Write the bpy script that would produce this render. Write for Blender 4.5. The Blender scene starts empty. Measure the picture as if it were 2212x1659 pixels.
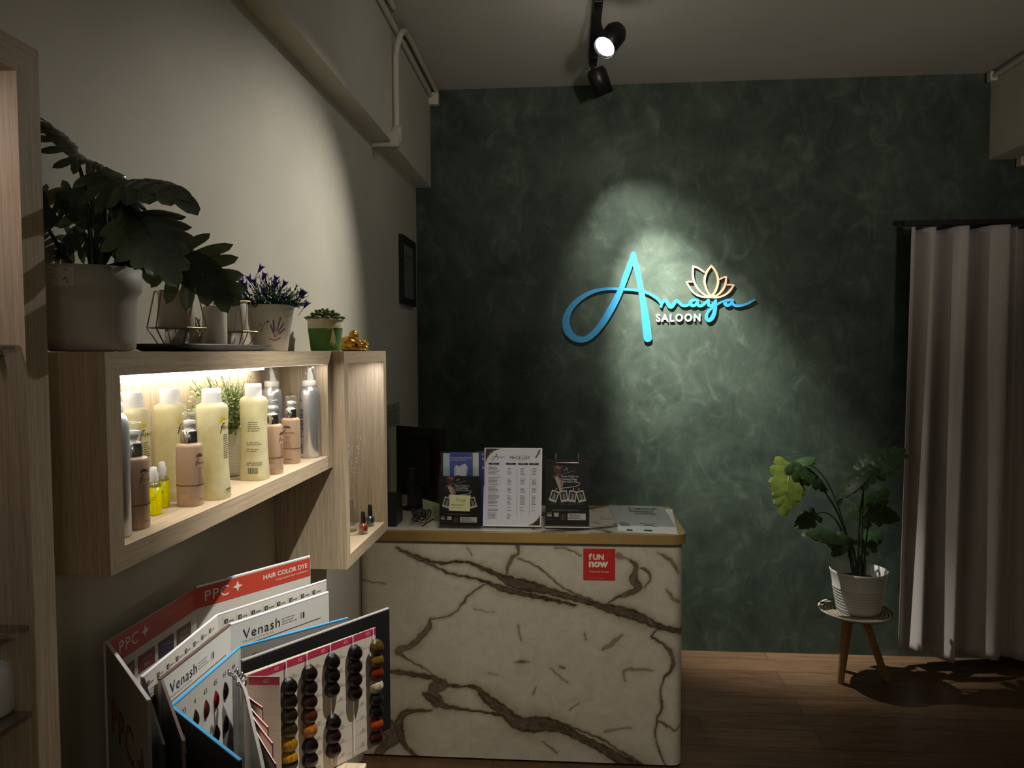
import bpy, bmesh, math, random
import numpy as np
from mathutils import Vector, Matrix

sc = bpy.context.scene
COL = sc.collection
PI = math.pi
R = random.Random(7)

# ------------------------------------------------------------------ camera
F, IW, IH, CH = 1600.0, 2212.0, 1659.0, 1.45
VX, VY, ROLL = 1228.0, 757.0, -0.004
_Y = np.array([(VX-IW/2)/F, (IH/2-VY)/F, -1.0]); _Y /= np.linalg.norm(_Y)
_Z = np.array([ROLL, 1.0, (IH/2-VY)/F+ROLL*(VX-IW/2)/F]); _Z /= np.linalg.norm(_Z)
_Z -= _Y*_Z.dot(_Y); _Z /= np.linalg.norm(_Z)
_X = np.cross(_Y, _Z)
M3 = np.array([_X, _Y, _Z])


def P(px, py, x=None, y=None, z=None):
    """world point where the sight line through a photo pixel meets a plane"""
    d = M3 @ np.array([(px-IW/2)/F, (IH/2-py)/F, -1.0])
    t = x/d[0] if x is not None else (y/d[1] if y is not None else (z-CH)/d[2])
    return Vector((d[0]*t, d[1]*t, CH+d[2]*t))


cam = bpy.data.objects.new('camera', bpy.data.cameras.new('camera'))
COL.objects.link(cam)
mw = Matrix([list(M3[0])+[0], list(M3[1])+[0], list(M3[2])+[CH], [0, 0, 0, 1]])
cam.matrix_world = mw
cam.data.sensor_width = 36.0
cam.data.lens = 36.0*F/IW
cam.data.clip_start = 0.02
cam.data.clip_end = 50
sc.camera = cam

# ------------------------------------------------------------------ world, exposure, renderer quality
w = bpy.data.worlds.new('world'); sc.world = w; w.use_nodes = True
w.node_tree.nodes['Background'].inputs[0].default_value = (0.5, 0.55, 0.6, 1)
w.node_tree.nodes['Background'].inputs[1].default_value = 0.02
sc.view_settings.view_transform = 'Standard'
sc.view_settings.look = 'None'
sc.view_settings.gamma = 1.0
sc.view_settings.exposure = 0.0
sc.cycles.use_denoising = True
sc.cycles.max_bounces = 8
sc.cycles.diffuse_bounces = 4
sc.cycles.glossy_bounces = 4
sc.cycles.transmission_bounces = 8
sc.cycles.transparent_max_bounces = 16
sc.cycles.caustics_reflective = False
sc.cycles.caustics_refractive = False
sc.cycles.sample_clamp_indirect = 4.0

# key dimensions (metres)
WL, WB, WR, CEIL, REAR = -0.734, 3.57, 2.60, 2.698, -3.2
BEAM_L, BEAM_LZ, BEAM_R, BEAM_RZ = -0.661, 2.236, 1.91, 2.31
LAMP1 = P(1305, 103, z=2.50)
LAMP2 = P(1305, 205, z=2.52)


def light(name, kind, loc, power, col=(1, 1, 1), target=None, **kw):
    l = bpy.data.lights.new(name, kind)
    l.energy = power; l.color = col
    for k, v in kw.items():
        setattr(l, k, v)
    o = bpy.data.objects.new(name, l); COL.objects.link(o); o.location = loc
    if target is not None:
        o.rotation_euler = (Vector(target)-Vector(loc)).to_track_quat('-Z', 'Y').to_euler()
    return o


AIM1 = LAMP1+Vector((-.75, -.85, -1.2))
AIM2 = P(1508, 810, y=WB)
d1 = (AIM1-LAMP1).normalized(); d2 = (AIM2-LAMP2).normalized()
# the two track spots (their housings are built below)
light('spot_beam', 'SPOT', LAMP1+d1*0.012, 76, (1, .95, .86), AIM1, spot_size=math.radians(72), spot_blend=1.0, shadow_soft_size=0.012)
light('spot_beam', 'SPOT', LAMP2+d2*0.05, 430, (1, .97, .9), AIM2, spot_size=math.radians(44), spot_blend=1.0, shadow_soft_size=0.012)
light('spot_halo', 'SPOT', LAMP2+d2*0.05, 52, (1, .97, .9), P(1440, 690, y=WB), spot_size=math.radians(74), spot_blend=1.0, shadow_soft_size=0.012)
light('spot_spill', 'SPOT', LAMP2+d2*0.05, 8, (1, .95, .9), (2.1, 3.05, .95), spot_size=math.radians(54), spot_blend=0.9, shadow_soft_size=0.012)
# added unseen fill lights behind the viewer, then track lamps overhead
light('rear_fill', 'POINT', (1.3, -2.4, 2.2), 14, (1, .93, .80), shadow_soft_size=0.12)
light('ceiling_fill', 'SPOT', (1.0, -2.8, 0.9), 330, (1, .93, .82), (0.7, 2.6, 2.698), spot_size=math.radians(36), spot_blend=1.0, shadow_soft_size=0.15)  # added to brighten the ceiling; stands for no fixture
light('track_lamp', 'SPOT', (LAMP1.x-.02, 0.9, 2.55), 56, (1, .93, .77), (0.02, 2.55, 0.5), spot_size=math.radians(44), spot_blend=1.0, shadow_soft_size=0.06)
light('track_lamp', 'SPOT', (LAMP1.x-.02, 1.25, 2.55), 215, (1, .95, .86), (-.42, 1.5, .72), spot_size=math.radians(42), spot_blend=1.0, shadow_soft_size=0.015)
# added point light that brightens the ceiling round the first spot
light('lamp_glow_fill', 'POINT', LAMP1+Vector((0, .03, -.06)), 0.6, (1, .96, .88), shadow_soft_size=0.04)


# ------------------------------------------------------------------ materials
def lin(c):
    return tuple((v/12.92 if v <= .04045 else ((v+.055)/1.055)**2.4) for v in c)


def hexc(h):
    return lin(tuple(int(h[i:i+2], 16)/255 for i in (0, 2, 4)))


def mat(name, col, rough=.5, metal=0, spec=.5, bump=None, sheen=0, trans=0, coat=0):
    m = bpy.data.materials.new(name); m.use_nodes = True
    b = m.node_tree.nodes['Principled BSDF']
    if isinstance(col, str):
        col = hexc(col)
    b.inputs['Base Color'].default_value = (*col, 1)
    b.inputs['Roughness'].default_value = rough
    b.inputs['Metallic'].default_value = metal
    b.inputs['Specular IOR Level'].default_value = spec
    b.inputs['Sheen Weight'].default_value = sheen
    b.inputs['Transmission Weight'].default_value = trans
    b.inputs['Coat Weight'].default_value = coat
    if bump:
        sc_, st, *ax = bump
        n = noise(m, sc_, 4, ax[0] if ax else None)
        bp = m.node_tree.nodes.new('ShaderNodeBump'); bp.inputs['Strength'].default_value = st; bp.inputs['Distance'].default_value = .002
        m.node_tree.links.new(n.outputs['Fac'], bp.inputs['Height'])
        m.node_tree.links.new(bp.outputs[0], b.inputs['Normal'])
    return m


def noise(m, scale, detail=4, stretch=None, rough=.55, dist=0):
    nt = m.node_tree
    tc = nt.nodes.new('ShaderNodeTexCoord'); mp = nt.nodes.new('ShaderNodeMapping')
    nt.links.new(tc.outputs['Object'], mp.inputs[0])
    if stretch:
        mp.inputs['Scale'].default_value = stretch
    n = nt.nodes.new('ShaderNodeTexNoise')
    n.inputs['Scale'].default_value = scale; n.inputs['Detail'].default_value = detail
    n.inputs['Roughness'].default_value = rough; n.inputs['Distortion'].default_value = dist
    nt.links.new(mp.outputs[0], n.inputs['Vector'])
    return n


def ramp(m, src, stops):
    nt = m.node_tree
    r = nt.nodes.new('ShaderNodeValToRGB'); e = r.color_ramp.elements
    while len(e) < len(stops):
        e.new(.5)
    for i, (p, c) in enumerate(stops):
        e[i].position = p
        c = hexc(c) if isinstance(c, str) else c
        e[i].color = (*c, 1)
    nt.links.new(src, r.inputs[0])
    return r.outputs[0]


def mixc(m, fac, a, b, mode='MIX'):
    nt = m.node_tree
    x = nt.nodes.new('ShaderNodeMix'); x.data_type = 'RGBA'; x.blend_type = mode
    for s, v in ((0, fac), (6, a), (7, b)):
        if hasattr(v, 'is_output'):
            nt.links.new(v, x.inputs[s])
        else:
            x.inputs[s].default_value = v if s == 0 else (*v, 1)
    return x.outputs[2]


def bsdf(m):
    return m.node_tree.nodes['Principled BSDF']


def addbump(m, src, strength, dist=.002):
    nt = m.node_tree
    bp = nt.nodes.new('ShaderNodeBump'); bp.inputs['Strength'].default_value = strength; bp.inputs['Distance'].default_value = dist
    nt.links.new(src, bp.inputs['Height']); nt.links.new(bp.outputs[0], bsdf(m).inputs['Normal'])


def noisy(name, scale, stops, rough=.5, stretch=None, bump=0, detail=5, dist=0, metal=0, spec=.5, coat=0):
    m = mat(name, 'ffffff', rough, metal, spec, coat=coat)
    n = noise(m, scale, detail, stretch, dist=dist)
    m.node_tree.links.new(ramp(m, n.outputs['Fac'], stops), bsdf(m).inputs['Base Color'])
    if bump:
        addbump(m, n.outputs['Fac'], bump)
    return m


MT = {}
MT['wall'] = noisy('wall_paint', 3, [(.3, 'b9b4a4'), (.7, 'c6c1b2')], .75, bump=.12, detail=8)
MT['ceil'] = noisy('ceiling_paint', 2, [(.3, 'b3aea4'), (.7, 'bcb7ac')], .85, bump=.1, detail=8)


def green_plaster():
    m = mat('green_plaster', '2f4038', .6, spec=.2)
    a = noise(m, 2.6, 8, None, .68, 1.2)
    b = noise(m, 11, 8, (1, 1, .7), .62, .9)
    c = noise(m, 4.5, 6, None, .6, .6)
    ca = ramp(m, a.outputs['Fac'], [(.34, '2c372e'), (.5, '37433a'), (.68, '505c50')])
    cb = ramp(m, b.outputs['Fac'], [(.35, '242d26'), (.55, '434f44'), (.75, '8a9486')])
    cc = mixc(m, .25, ca, cb)
    sep = ramp(m, c.outputs['Fac'], [(.4, (0, 0, 0)), (.68, (.3, .3, .3))])
    f = mixc(m, sep, cc, hexc('586357'))
    m.node_tree.links.new(f, bsdf(m).inputs['Base Color'])
    addbump(m, b.outputs['Fac'], .14, .003)
    return m


MT['green'] = green_plaster()


def oak(name, ax):
    st = {'x': (1.5, 60, 60), 'y': (60, 1.5, 60), 'z': (60, 60, 1.5)}[ax]
    m = mat(name, 'c8ae85', .55, spec=.3)
    a = noise(m, 3.5, 4, st, .6)
    b = noise(m, 12, 3, st, .5)
    ca = ramp(m, a.outputs['Fac'], [(.3, 'a08d72'), (.55, 'b5a288'), (.75, 'c4b39a')])
    cb = ramp(m, b.outputs['Fac'], [(.42, '968367'), (.52, 'c8b8a0')])
    m.node_tree.links.new(mixc(m, .22, ca, cb), bsdf(m).inputs['Base Color'])
    addbump(m, b.outputs['Fac'], .12, .001)
    return m


for a_ in 'xyz':
    MT['oak'+a_] = oak('oak_grain_'+a_, a_)


def floorwood():
    m = mat('wood_floor', '5a4330', .42, spec=.35)
    nt = m.node_tree
    tc = nt.nodes.new('ShaderNodeTexCoord')
    br = nt.nodes.new('ShaderNodeTexBrick')
    nt.links.new(tc.outputs['Object'], br.inputs['Vector'])
    br.inputs['Scale'].default_value = 1; br.inputs['Brick Width'].default_value = 1.2; br.inputs['Row Height'].default_value = .13
    br.inputs['Mortar Size'].default_value = .0015; br.inputs['Color1'].default_value = (.7, .7, .7, 1)
    br.inputs['Color2'].default_value = (1, 1, 1, 1); br.inputs['Mortar'].default_value = (.25, .25, .25, 1)
    n = noise(m, 3, 6, (1.2, 14, 1), .65, .8)
    n2 = noise(m, 9, 5, (1, 26, 1), .6)
    c = ramp(m, n.outputs['Fac'], [(.3, '4a3625'), (.5, '6b523b'), (.72, '7d634a')])
    c2 = ramp(m, n2.outputs['Fac'], [(.35, '3d2c1e'), (.6, '7a6048')])
    c = mixc(m, .35, c, c2)
    c = mixc(m, 1.0, c, br.outputs['Color'], 'MULTIPLY')
    nt.links.new(c, bsdf(m).inputs['Base Color'])
    addbump(m, n2.outputs['Fac'], .1, .001)
    return m


MT['floor'] = floorwood()
MT['white'] = mat('white_plastic', 'd9d7d0', .35)
MT['conduit'] = mat('painted_conduit', 'c2bdae', .5)
MT['black'] = mat('black_plastic', '151517', .4)
MT['blackmetal'] = mat('black_metal', '1b1b1e', .38, .3)
MT['gold'] = mat('brushed_gold', 'c4a468', .36, .5, bump=(400, .1, (1, 1, .02)))
MT['brass'] = mat('brass_wire', 'a88a58', .3, .9)
MT['figgold'] = mat('gilded_resin', 'b98a35', .28, .85)
MT['copper'] = mat('rose_gold_letter', 'd8a88a', .45, .2)
MT['blue'] = mat('blue_letter_face', '2b86b6', .5)
MT['lettering'] = mat('white_letter', 'f2f2f0', .45)
MT['chrome'] = mat('chrome', 'cfcfd2', .12, 1)
MT['alu'] = mat('brushed_aluminium', 'c6c8ca', .3, .65, bump=(300, .1, (1, 1, .03)))
MT['silvertin'] = mat('grey_satin_cover', '8d8b88', .35, .4)
MT['ceramic'] = mat('white_ceramic', 'd3d1c9', .22)
MT['potwhite'] = mat('white_pot', 'cfcdc5', .35)
MT['potmatte'] = mat('matte_white_planter', 'a9a69d', .6)
MT['soil'] = mat('potting_soil', '1c1712', .95, bump=(200, .8))
MT['tray'] = mat('dark_tray', '35363a', .4)
MT['wax'] = mat('candle_wax', 'c9c0ae', .55)
MT['paper'] = mat('paper', 'ecebee', .6)
MT['board'] = mat('white_card', 'c4c2bb', .55)
MT['boardback'] = mat('grey_card_back', '8c877d', .6)
MT['blackcard'] = mat('black_card', '131415', .5)
MT['stem'] = mat('plant_stem', '2c3a20', .5)
MT['darkstem'] = mat('dark_plant_stem', '1f2620', .5)
MT['woodleg'] = noisy('turned_pine', 6, [(.3, '8b6a43'), (.7, 'b08d60')], .6, (20, 20, 1.5))
MT['curtain'] = mat('curtain_cloth', 'b5aea8', .9, sheen=.3, bump=(900, .3))
MT['pink'] = mat('tan_bottle', 'ab9078', .38)
MT['glassy'] = None


def clearmat(name, tint=(1, 1, 1), gloss=.12, body=0.0, rough=.05):
    m = bpy.data.materials.new(name); m.use_nodes = True; nt = m.node_tree; nt.nodes.clear()
    out = nt.nodes.new('ShaderNodeOutputMaterial')
    t = nt.nodes.new('ShaderNodeBsdfTransparent'); t.inputs[0].default_value = (*tint, 1)
    g = nt.nodes.new('ShaderNodeBsdfGlossy'); g.inputs['Roughness'].default_value = rough
    lw = nt.nodes.new('ShaderNodeLayerWeight'); lw.inputs[0].default_value = .35
    mr = nt.nodes.new('ShaderNodeMapRange'); mr.inputs[3].default_value = gloss*.35; mr.inputs[4].default_value = min(1, gloss*5)
    nt.links.new(lw.outputs['Facing'], mr.inputs[0])
    mx = nt.nodes.new('ShaderNodeMixShader')
    nt.links.new(mr.outputs[0], mx.inputs[0]); nt.links.new(t.outputs[0], mx.inputs[1]); nt.links.new(g.outputs[0], mx.inputs[2])
    last = mx.outputs[0]
    if body:
        d = nt.nodes.new('ShaderNodeBsdfDiffuse'); d.inputs[0].default_value = (.85, .85, .85, 1)
        m2 = nt.nodes.new('ShaderNodeMixShader'); m2.inputs[0].default_value = body
        nt.links.new(last, m2.inputs[1]); nt.links.new(d.outputs[0], m2.inputs[2]); last = m2.outputs[0]
    nt.links.new(last, out.inputs[0])
    return m


MT['clear'] = clearmat('clear_acrylic', (.93, .95, .95), .05, 0, .12)
MT['cap'] = clearmat('clear_cap', (.93, .94, .94), .06, .05)
MT['glass'] = clearmat('clear_glass', (.86, .88, .88), .2)
MT['frost'] = clearmat('frosted_cap', (.9, .9, .9), .1, .72, .3)


def translucent(name, col, tcol, rough=.4, fac=.45, spec=.4, vein=None):
    m = mat(name, col, rough, spec=spec)
    nt = m.node_tree; b = bsdf(m); out = nt.nodes['Material Output']
    t = nt.nodes.new('ShaderNodeBsdfTranslucent'); t.inputs[0].default_value = (*hexc(tcol), 1)
    mx = nt.nodes.new('ShaderNodeMixShader'); mx.inputs[0].default_value = fac
    nt.links.new(b.outputs[0], mx.inputs[1]); nt.links.new(t.outputs[0], mx.inputs[2]); nt.links.new(mx.outputs[0], out.inputs[0])
    n = noise(m, 25, 4)
    c = hexc(col)
    nt.links.new(ramp(m, n.outputs['Fac'], [(.3, tuple(v*.75 for v in c)), (.7, tuple(min(1, v*1.3) for v in c))]), b.inputs['Base Color'])
    return m


MT['philo'] = translucent('philodendron_leaf', '4d5648', '4c5a2c', .3, .25)
MT['monst'] = translucent('monstera_leaf', '33492c', '7f8f28', .42, .3, .3)
MT['monstlit'] = translucent('lit_monstera_leaf', '5a6828', '7d8a30', .45, .4, .3)  # monstera leaf with the lamp light painted in as a paler green
MT['bush'] = translucent('bushy_leaf', '54683a', '9fb060', .45, .3)
MT['bushpale'] = translucent('bushy_leaf_pale', 'a9b07c', 'c6c88c', .45, .3)
MT['grass'] = translucent('narrow_leaf', '22402f', '2c5a3a', .4, .2)
MT['violet'] = translucent('violet_petal', '4b3d94', '5a48b0', .5, .3)
MT['succ'] = translucent('succulent_leaf', '55653b', '6f8048', .4, .15)
MT['shampoo'] = translucent('pale_yellow_bottle', 'dcd8b8', 'ece4b0', .35, .45)
MT['oil'] = translucent('bright_yellow_oil', 'fff000', 'fffa10', .15, .7)


def emis(name, col, s):
    m = bpy.data.materials.new(name); m.use_nodes = True; nt = m.node_tree; nt.nodes.clear()
    e = nt.nodes.new('ShaderNodeEmission'); e.inputs[0].default_value = (*col, 1); e.inputs[1].default_value = s
    nt.links.new(e.outputs[0], nt.nodes.new('ShaderNodeOutputMaterial').inputs[0])
    return m


MT['lens'] = emis('lit_lens', (1, .97, .9), 40)
MT['led'] = emis('light_strip', (1, .95, .86), 19)
MT['led2'] = emis('led_strip_soft', (.97, .98, 1), 60)
MT['fillstrip'] = emis('fill_strip_front', (1, .96, .88), 20)  # glow of the added strip under the front lip
MT['led3'] = emis('led_strip_cool', (1, .93, .97), 26)
_ink = {}


def ink(h, rough=.5, metal=0):
    k = (h, rough, metal)
    if k not in _ink:
        _ink[k] = mat('print_'+h, h, rough, metal)
    return _ink[k]


_hair = {}


def hair(h):
    if h not in _hair:
        m = mat('dyed_hair_'+h, h, .2, spec=.35)
        n = noise(m, 60, 3, (8, 8, 1))
        c = hexc(h)
        m.node_tree.links.new(ramp(m, n.outputs['Fac'], [(.35, tuple(v*.3 for v in c)), (.7, tuple(min(1, v*.95) for v in c))]), bsdf(m).inputs['Base Color'])
        addbump(m, n.outputs['Fac'], .5, .002)
        _hair[h] = m
    return _hair[h]


# ------------------------------------------------------------------ object helpers
def wloc(o):
    v = Vector((0, 0, 0))
    while o is not None:
        v = v+o.location; o = o.parent
    return v


class MB:
    """collects shapes in world coordinates and links them as one mesh object"""
    def __init__(self):
        self.v, self.f, self.m, self.s = [], [], [], []

    def add(self, vs, fs, mi=0, smooth=False):
        k = len(self.v)
        self.v += [tuple(p) for p in vs]
        for f in fs:
            self.f.append([i+k for i in f]); self.m.append(mi); self.s.append(smooth)

    def box(self, x0, x1, y0, y1, z0, z1, mi=0, rot=0, piv=None):
        vs = [Vector((x, y, z)) for z in (z0, z1) for y in (y0, y1) for x in (x0, x1)]
        if rot:
            c = Vector(piv) if piv else Vector(((x0+x1)/2, (y0+y1)/2, 0))
            q = Matrix.Rotation(rot, 3, 'Z')
            vs = [q @ (v-c)+c for v in vs]
        self.add(vs, [(0, 2, 3, 1), (4, 5, 7, 6), (0, 1, 5, 4), (2, 6, 7, 3), (0, 4, 6, 2), (1, 3, 7, 5)], mi)

    def prism(self, pts, ext, mi=0, smooth=False):
        """planar polygon pts (3D) extruded by vector ext"""
        n = len(pts); ext = Vector(ext)
        vs = [Vector(p) for p in pts]+[Vector(p)+ext for p in pts]
        self.add(vs, [list(range(n))[::-1], list(range(n, 2*n))], mi, False)
        self.add(vs, [(i, (i+1) % n, (i+1) % n+n, i+n) for i in range(n)], mi, smooth)

    def lathe(self, prof, c, seg=40, mi=0, smooth=True, axis=None, a=1, b=1, n=2):
        """profile of (radius, height) turned about a vertical (or given) axis"""
        c = Vector(c); q = Vector(axis).to_track_quat('Z', 'Y') if axis is not None else None
        vs = []
        for r, h in prof:
            for k in range(seg):
                t = 2*PI*k/seg; cx, sx = math.cos(t), math.sin(t)
                x = a*r*math.copysign(abs(cx)**(2/n), cx); y = b*r*math.copysign(abs(sx)**(2/n), sx)
                p = Vector((x, y, h))
                vs.append((q @ p if q else p)+c)
        fs = []
        for i in range(len(prof)-1):
            for k in range(seg):
                k2 = (k+1) % seg
                fs.append((i*seg+k, i*seg+k2, (i+1)*seg+k2, (i+1)*seg+k))
        self.add(vs, fs, mi, smooth)
        if prof[0][0] > 1e-6:
            self.add(vs[:seg], [list(range(seg))[::-1]], mi)
        if prof[-1][0] > 1e-6:
            self.add(vs[-seg:], [list(range(seg))], mi)

    def tube(self, pts, r, seg=10, mi=0, cap=True, closed=False):
        pts = [Vector(p) for p in pts]; n = len(pts)
        rs = r if isinstance(r, (list, tuple)) else [r]*n
        vs = []; prev = None
        for i, p in enumerate(pts):
            if closed:
                t = pts[(i+1) % n]-pts[i-1]
            else:
                t = pts[min(i+1, n-1)]-pts[max(i-1, 0)]
            t.normalize()
            if prev is None:
                u = t.orthogonal().normalized()
            else:
                u = (prev-t*prev.dot(t))
                u = u.normalized() if u.length > 1e-6 else t.orthogonal().normalized()
            prev = u; w_ = t.cross(u)
            for k in range(seg):
                a = 2*PI*k/seg
                vs.append(p+(u*math.cos(a)+w_*math.sin(a))*rs[i])
        fs = []
        m_ = n if closed else n-1
        for i in range(m_):
            j = (i+1) % n
            for k in range(seg):
                k2 = (k+1) % seg
                fs.append((i*seg+k, i*seg+k2, j*seg+k2, j*seg+k))
        self.add(vs, fs, mi, True)
        if cap and not closed:
            self.add(vs[:seg], [list(range(seg))[::-1]], mi); self.add(vs[-seg:], [list(range(seg))], mi)

    def ball(self, c, r, seg=16, rings=10, mi=0, rot=None):
        rx, ry, rz = r if isinstance(r, (tuple, list)) else (r, r, r)
        vs = []; fs = []
        q = rot if rot else Matrix.Identity(3)
        for i in range(rings+1):
            ph = -PI/2+PI*i/rings
            for k in range(seg):
                t = 2*PI*k/seg
                vs.append(q @ Vector((rx*math.cos(ph)*math.cos(t), ry*math.cos(ph)*math.sin(t), rz*math.sin(ph)))+Vector(c))
        for i in range(rings):
            for k in range(seg):
                k2 = (k+1) % seg
                fs.append((i*seg+k, i*seg+k2, (i+1)*seg+k2, (i+1)*seg+k))
        self.add(vs, fs, mi, True)

    def build(self, name, mats, parent=None, bevel=0, tol=1e-6):
        me = bpy.data.meshes.new(name)
        off = wloc(parent) if parent else Vector((0, 0, 0))
        base = Vector((0, 0, 0))
        if parent is None and self.v:
            a = np.array(self.v); base = Vector(((a[:, 0].min()+a[:, 0].max())/2, (a[:, 1].min()+a[:, 1].max())/2, a[:, 2].min())); off = base
        me.from_pydata([(v[0]-off.x, v[1]-off.y, v[2]-off.z) for v in self.v], [], self.f)
        if not isinstance(mats, (list, tuple)):
            mats = [mats]
        for m in mats:
            me.materials.append(m)
        me.polygons.foreach_set('material_index', self.m)
        me.polygons.foreach_set('use_smooth', self.s)
        me.update()
        o = bpy.data.objects.new(name, me); COL.objects.link(o)
        o.location = base
        if parent:
            o.parent = parent
        if bevel:
            md = o.modifiers.new('bevel', 'BEVEL'); md.width = bevel; md.segments = 2; md.limit_method = 'ANGLE'; md.angle_limit = math.radians(40)
        return o


def tag(o, label=None, cat=None, group=None, kind=None):
    if label: o['label'] = label
    if cat: o['category'] = cat
    if group: o['group'] = group
    if kind: o['kind'] = kind
    return o


def thing(name, loc, label, cat, group=None):
    o = bpy.data.objects.new(name, None); o.empty_display_size = .02; COL.objects.link(o); o.location = Vector(loc)
    return tag(o, label, cat, group)


def copy_tree(o, parent=None):
    c = o.copy(); COL.objects.link(c); c.parent = parent
    for ch in list(o.children):
        copy_tree(ch, c)
    return c


def struct(o, label=None):
    o['kind'] = 'structure'
    if label: o['label'] = label
    return o


_tx = {}


def text2d(s, size=1, align='LEFT', bold=0, shear=0, space=1, res=3):
    k = (s, align, bold, shear, space, res)
    if k not in _tx:
        cu = bpy.data.curves.new('t', 'FONT'); cu.body = s; cu.size = 1; cu.align_x = align
        cu.offset = bold; cu.shear = shear; cu.space_character = space; cu.resolution_u = res
        o = bpy.data.objects.new('t', cu); COL.objects.link(o)
        dg = bpy.context.evaluated_depsgraph_get(); dg.update()
        me = o.evaluated_get(dg).to_mesh()
        vs = [(v.co.x, v.co.y) for v in me.vertices]; fs = [list(p.vertices) for p in me.polygons]
        o.evaluated_get(dg).to_mesh_clear()
        bpy.data.objects.remove(o); bpy.data.curves.remove(cu)
        _tx[k] = (vs, fs)
    vs, fs = _tx[k]
    return [(x*size, y*size) for x, y in vs], fs


class Ink:
    """printed marks laid on a surface: fn(u, v, lift) gives the world point"""
    def __init__(self, fn):
        self.fn = fn; self.mb = MB(); self.mats = []; self.ids = {}; self.n = 0

    def mi(self, c):
        m = ink(c) if isinstance(c, str) else c
        if m not in self.mats: self.mats.append(m)
        return self.mats.index(m)

    def poly(self, pts, c, lift=1):
        self.mb.add([self.fn(u, v, lift*.00025) for u, v in pts], [list(range(len(pts)))], self.mi(c))

    def rect(self, u0, v0, u1, v1, c, lift=1):
        self.poly([(u0, v0), (u1, v0), (u1, v1), (u0, v1)], c, lift)

    def text(self, s, u, v, size, c, align='LEFT', bold=0, shear=0, space=1, lift=2, rot=0, sx=1):
        vs, fs = text2d(s, size, align, bold, shear, space)
        ca, sa = math.cos(rot), math.sin(rot)
        self.mb.add([self.fn(u+(x*sx*ca-y*sa), v+(x*sx*sa+y*ca), lift*.00025) for x, y in vs], fs, self.mi(c))

    def stroke(self, pts, w_, c, lift=2):
        pts = smooth2(pts) if len(pts) > 2 else pts
        vs = []; n = len(pts)
        for i, p in enumerate(pts):
            a = pts[max(i-1, 0)]; b = pts[min(i+1, n-1)]
            dx, dy = b[0]-a[0], b[1]-a[1]; l = math.hypot(dx, dy) or 1
            ww = w_/2
            vs += [(p[0]-dy/l*ww, p[1]+dx/l*ww), (p[0]+dy/l*ww, p[1]-dx/l*ww)]
        self.mb.add([self.fn(u, v, lift*.00025) for u, v in vs], [(2*i, 2*i+1, 2*i+3, 2*i+2) for i in range(n-1)], self.mi(c))

    def lines(self, u, v, wmax, n, dv, th, c, seed=1, lift=2, align=0):
        """rows too small to read: broken dashes"""
        r = random.Random(seed)
        for i in range(n):
            wl = wmax*r.uniform(.6, 1); x = u+(wmax-wl)*align
            end = x+wl
            while x < end:
                l = wmax*r.uniform(.06, .2)
                self.rect(x, v-i*dv, min(x+l, end), v-i*dv+th, c, lift); x += l+wmax*.03

    def build(self, name, parent):
        return self.mb.build(name, self.mats, parent)


def smooth2(pts, k=6):
    """Catmull-Rom through points (any dimension)"""
    pts = [tuple(p) for p in pts]; out = []
    n = len(pts)
    for i in range(n-1):
        p0, p1, p2, p3 = pts[max(i-1, 0)], pts[i], pts[i+1], pts[min(i+2, n-1)]
        for j in range(k):
            t = j/k
            out.append(tuple(.5*((2*b)+(-a+c)*t+(2*a-5*b+4*c-d)*t*t+(-a+3*b-3*c+d)*t**3) for a, b, c, d in zip(p0, p1, p2, p3)))
    out.append(pts[-1])
    return out


def plane_fn(o, U, V, N):
    o, U, V, N = Vector(o), Vector(U), Vector(V), Vector(N)
    return lambda u, v, l: o+U*u+V*v+N*l


# ================================================================== SETTING
def slab(name, x0, x1, y0, y1, z0, z1, m):
    b = MB(); b.box(x0, x1, y0, y1, z0, z1); return struct(b.build(name, m))


slab('floor', WL-.1, WR+.1, REAR, WB+.1, -.1, 0, MT['floor'])
slab('ceiling', WL-.1, WR+.1, REAR, WB+.1, CEIL, CEIL+.1, MT['ceil'])
slab('wall_left', WL-.1, WL, REAR, WB, 0, CEIL, MT['wall'])
slab('wall_back', WL-.1, WR+.1, WB, WB+.1, 0, CEIL, MT['green'])
slab('wall_right', WR, WR+.1, REAR, WB, 0, CEIL, MT['wall'])
slab('wall_front', WL, WR, REAR-.1, REAR, 0, CEIL, MT['wall'])
slab('trim_1', WL, BEAM_L, REAR, WB, BEAM_LZ, CEIL, MT['wall'])
slab('trim_2', BEAM_R, WR, REAR, WB, BEAM_RZ, CEIL, MT['wall'])

# ================================================================== CONDUITS
r_ = .0105
Yc = 2.80
b = MB()
b.tube([(BEAM_L+.012, -.5, CEIL-.035), (BEAM_L+.012, 2.6, CEIL-.035), (BEAM_L+.012, WB-.05, CEIL-.04)], r_)
o = b.build('electrical_conduit', MT['conduit']); tag(o, 'straight painted pipe along the left beam, just under the pipe on the ceiling', 'pipe')
t = thing('electrical_conduit', (BEAM_L+.03, Yc, BEAM_LZ), 'painted pipe that bends from the ceiling down the left beam into a round box', 'pipe')
b = MB()
b.tube(smooth2([(BEAM_L+.035, WB-.03, CEIL-.014), (BEAM_L+.035, 3.2, CEIL-.014), (BEAM_L+.036, Yc+.12, CEIL-.016), (BEAM_L+.032, Yc+.02, CEIL-.045), (BEAM_L+.016, Yc, CEIL-.12), (BEAM_L+.013, Yc, CEIL-.2), (BEAM_L+.013, Yc, BEAM_LZ+.06)]), r_+.001)
b.build('pipe', MT['conduit'], t)
b = MB(); b.lathe([(0, 0), (.032, 0), (.033, .004), (.033, .03), (.03, .034), (0, .034)], (BEAM_L, Yc, BEAM_LZ+.03), axis=(1, 0, 0), seg=28)
jb = b.build('junction_box', MT['conduit'], t)
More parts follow.
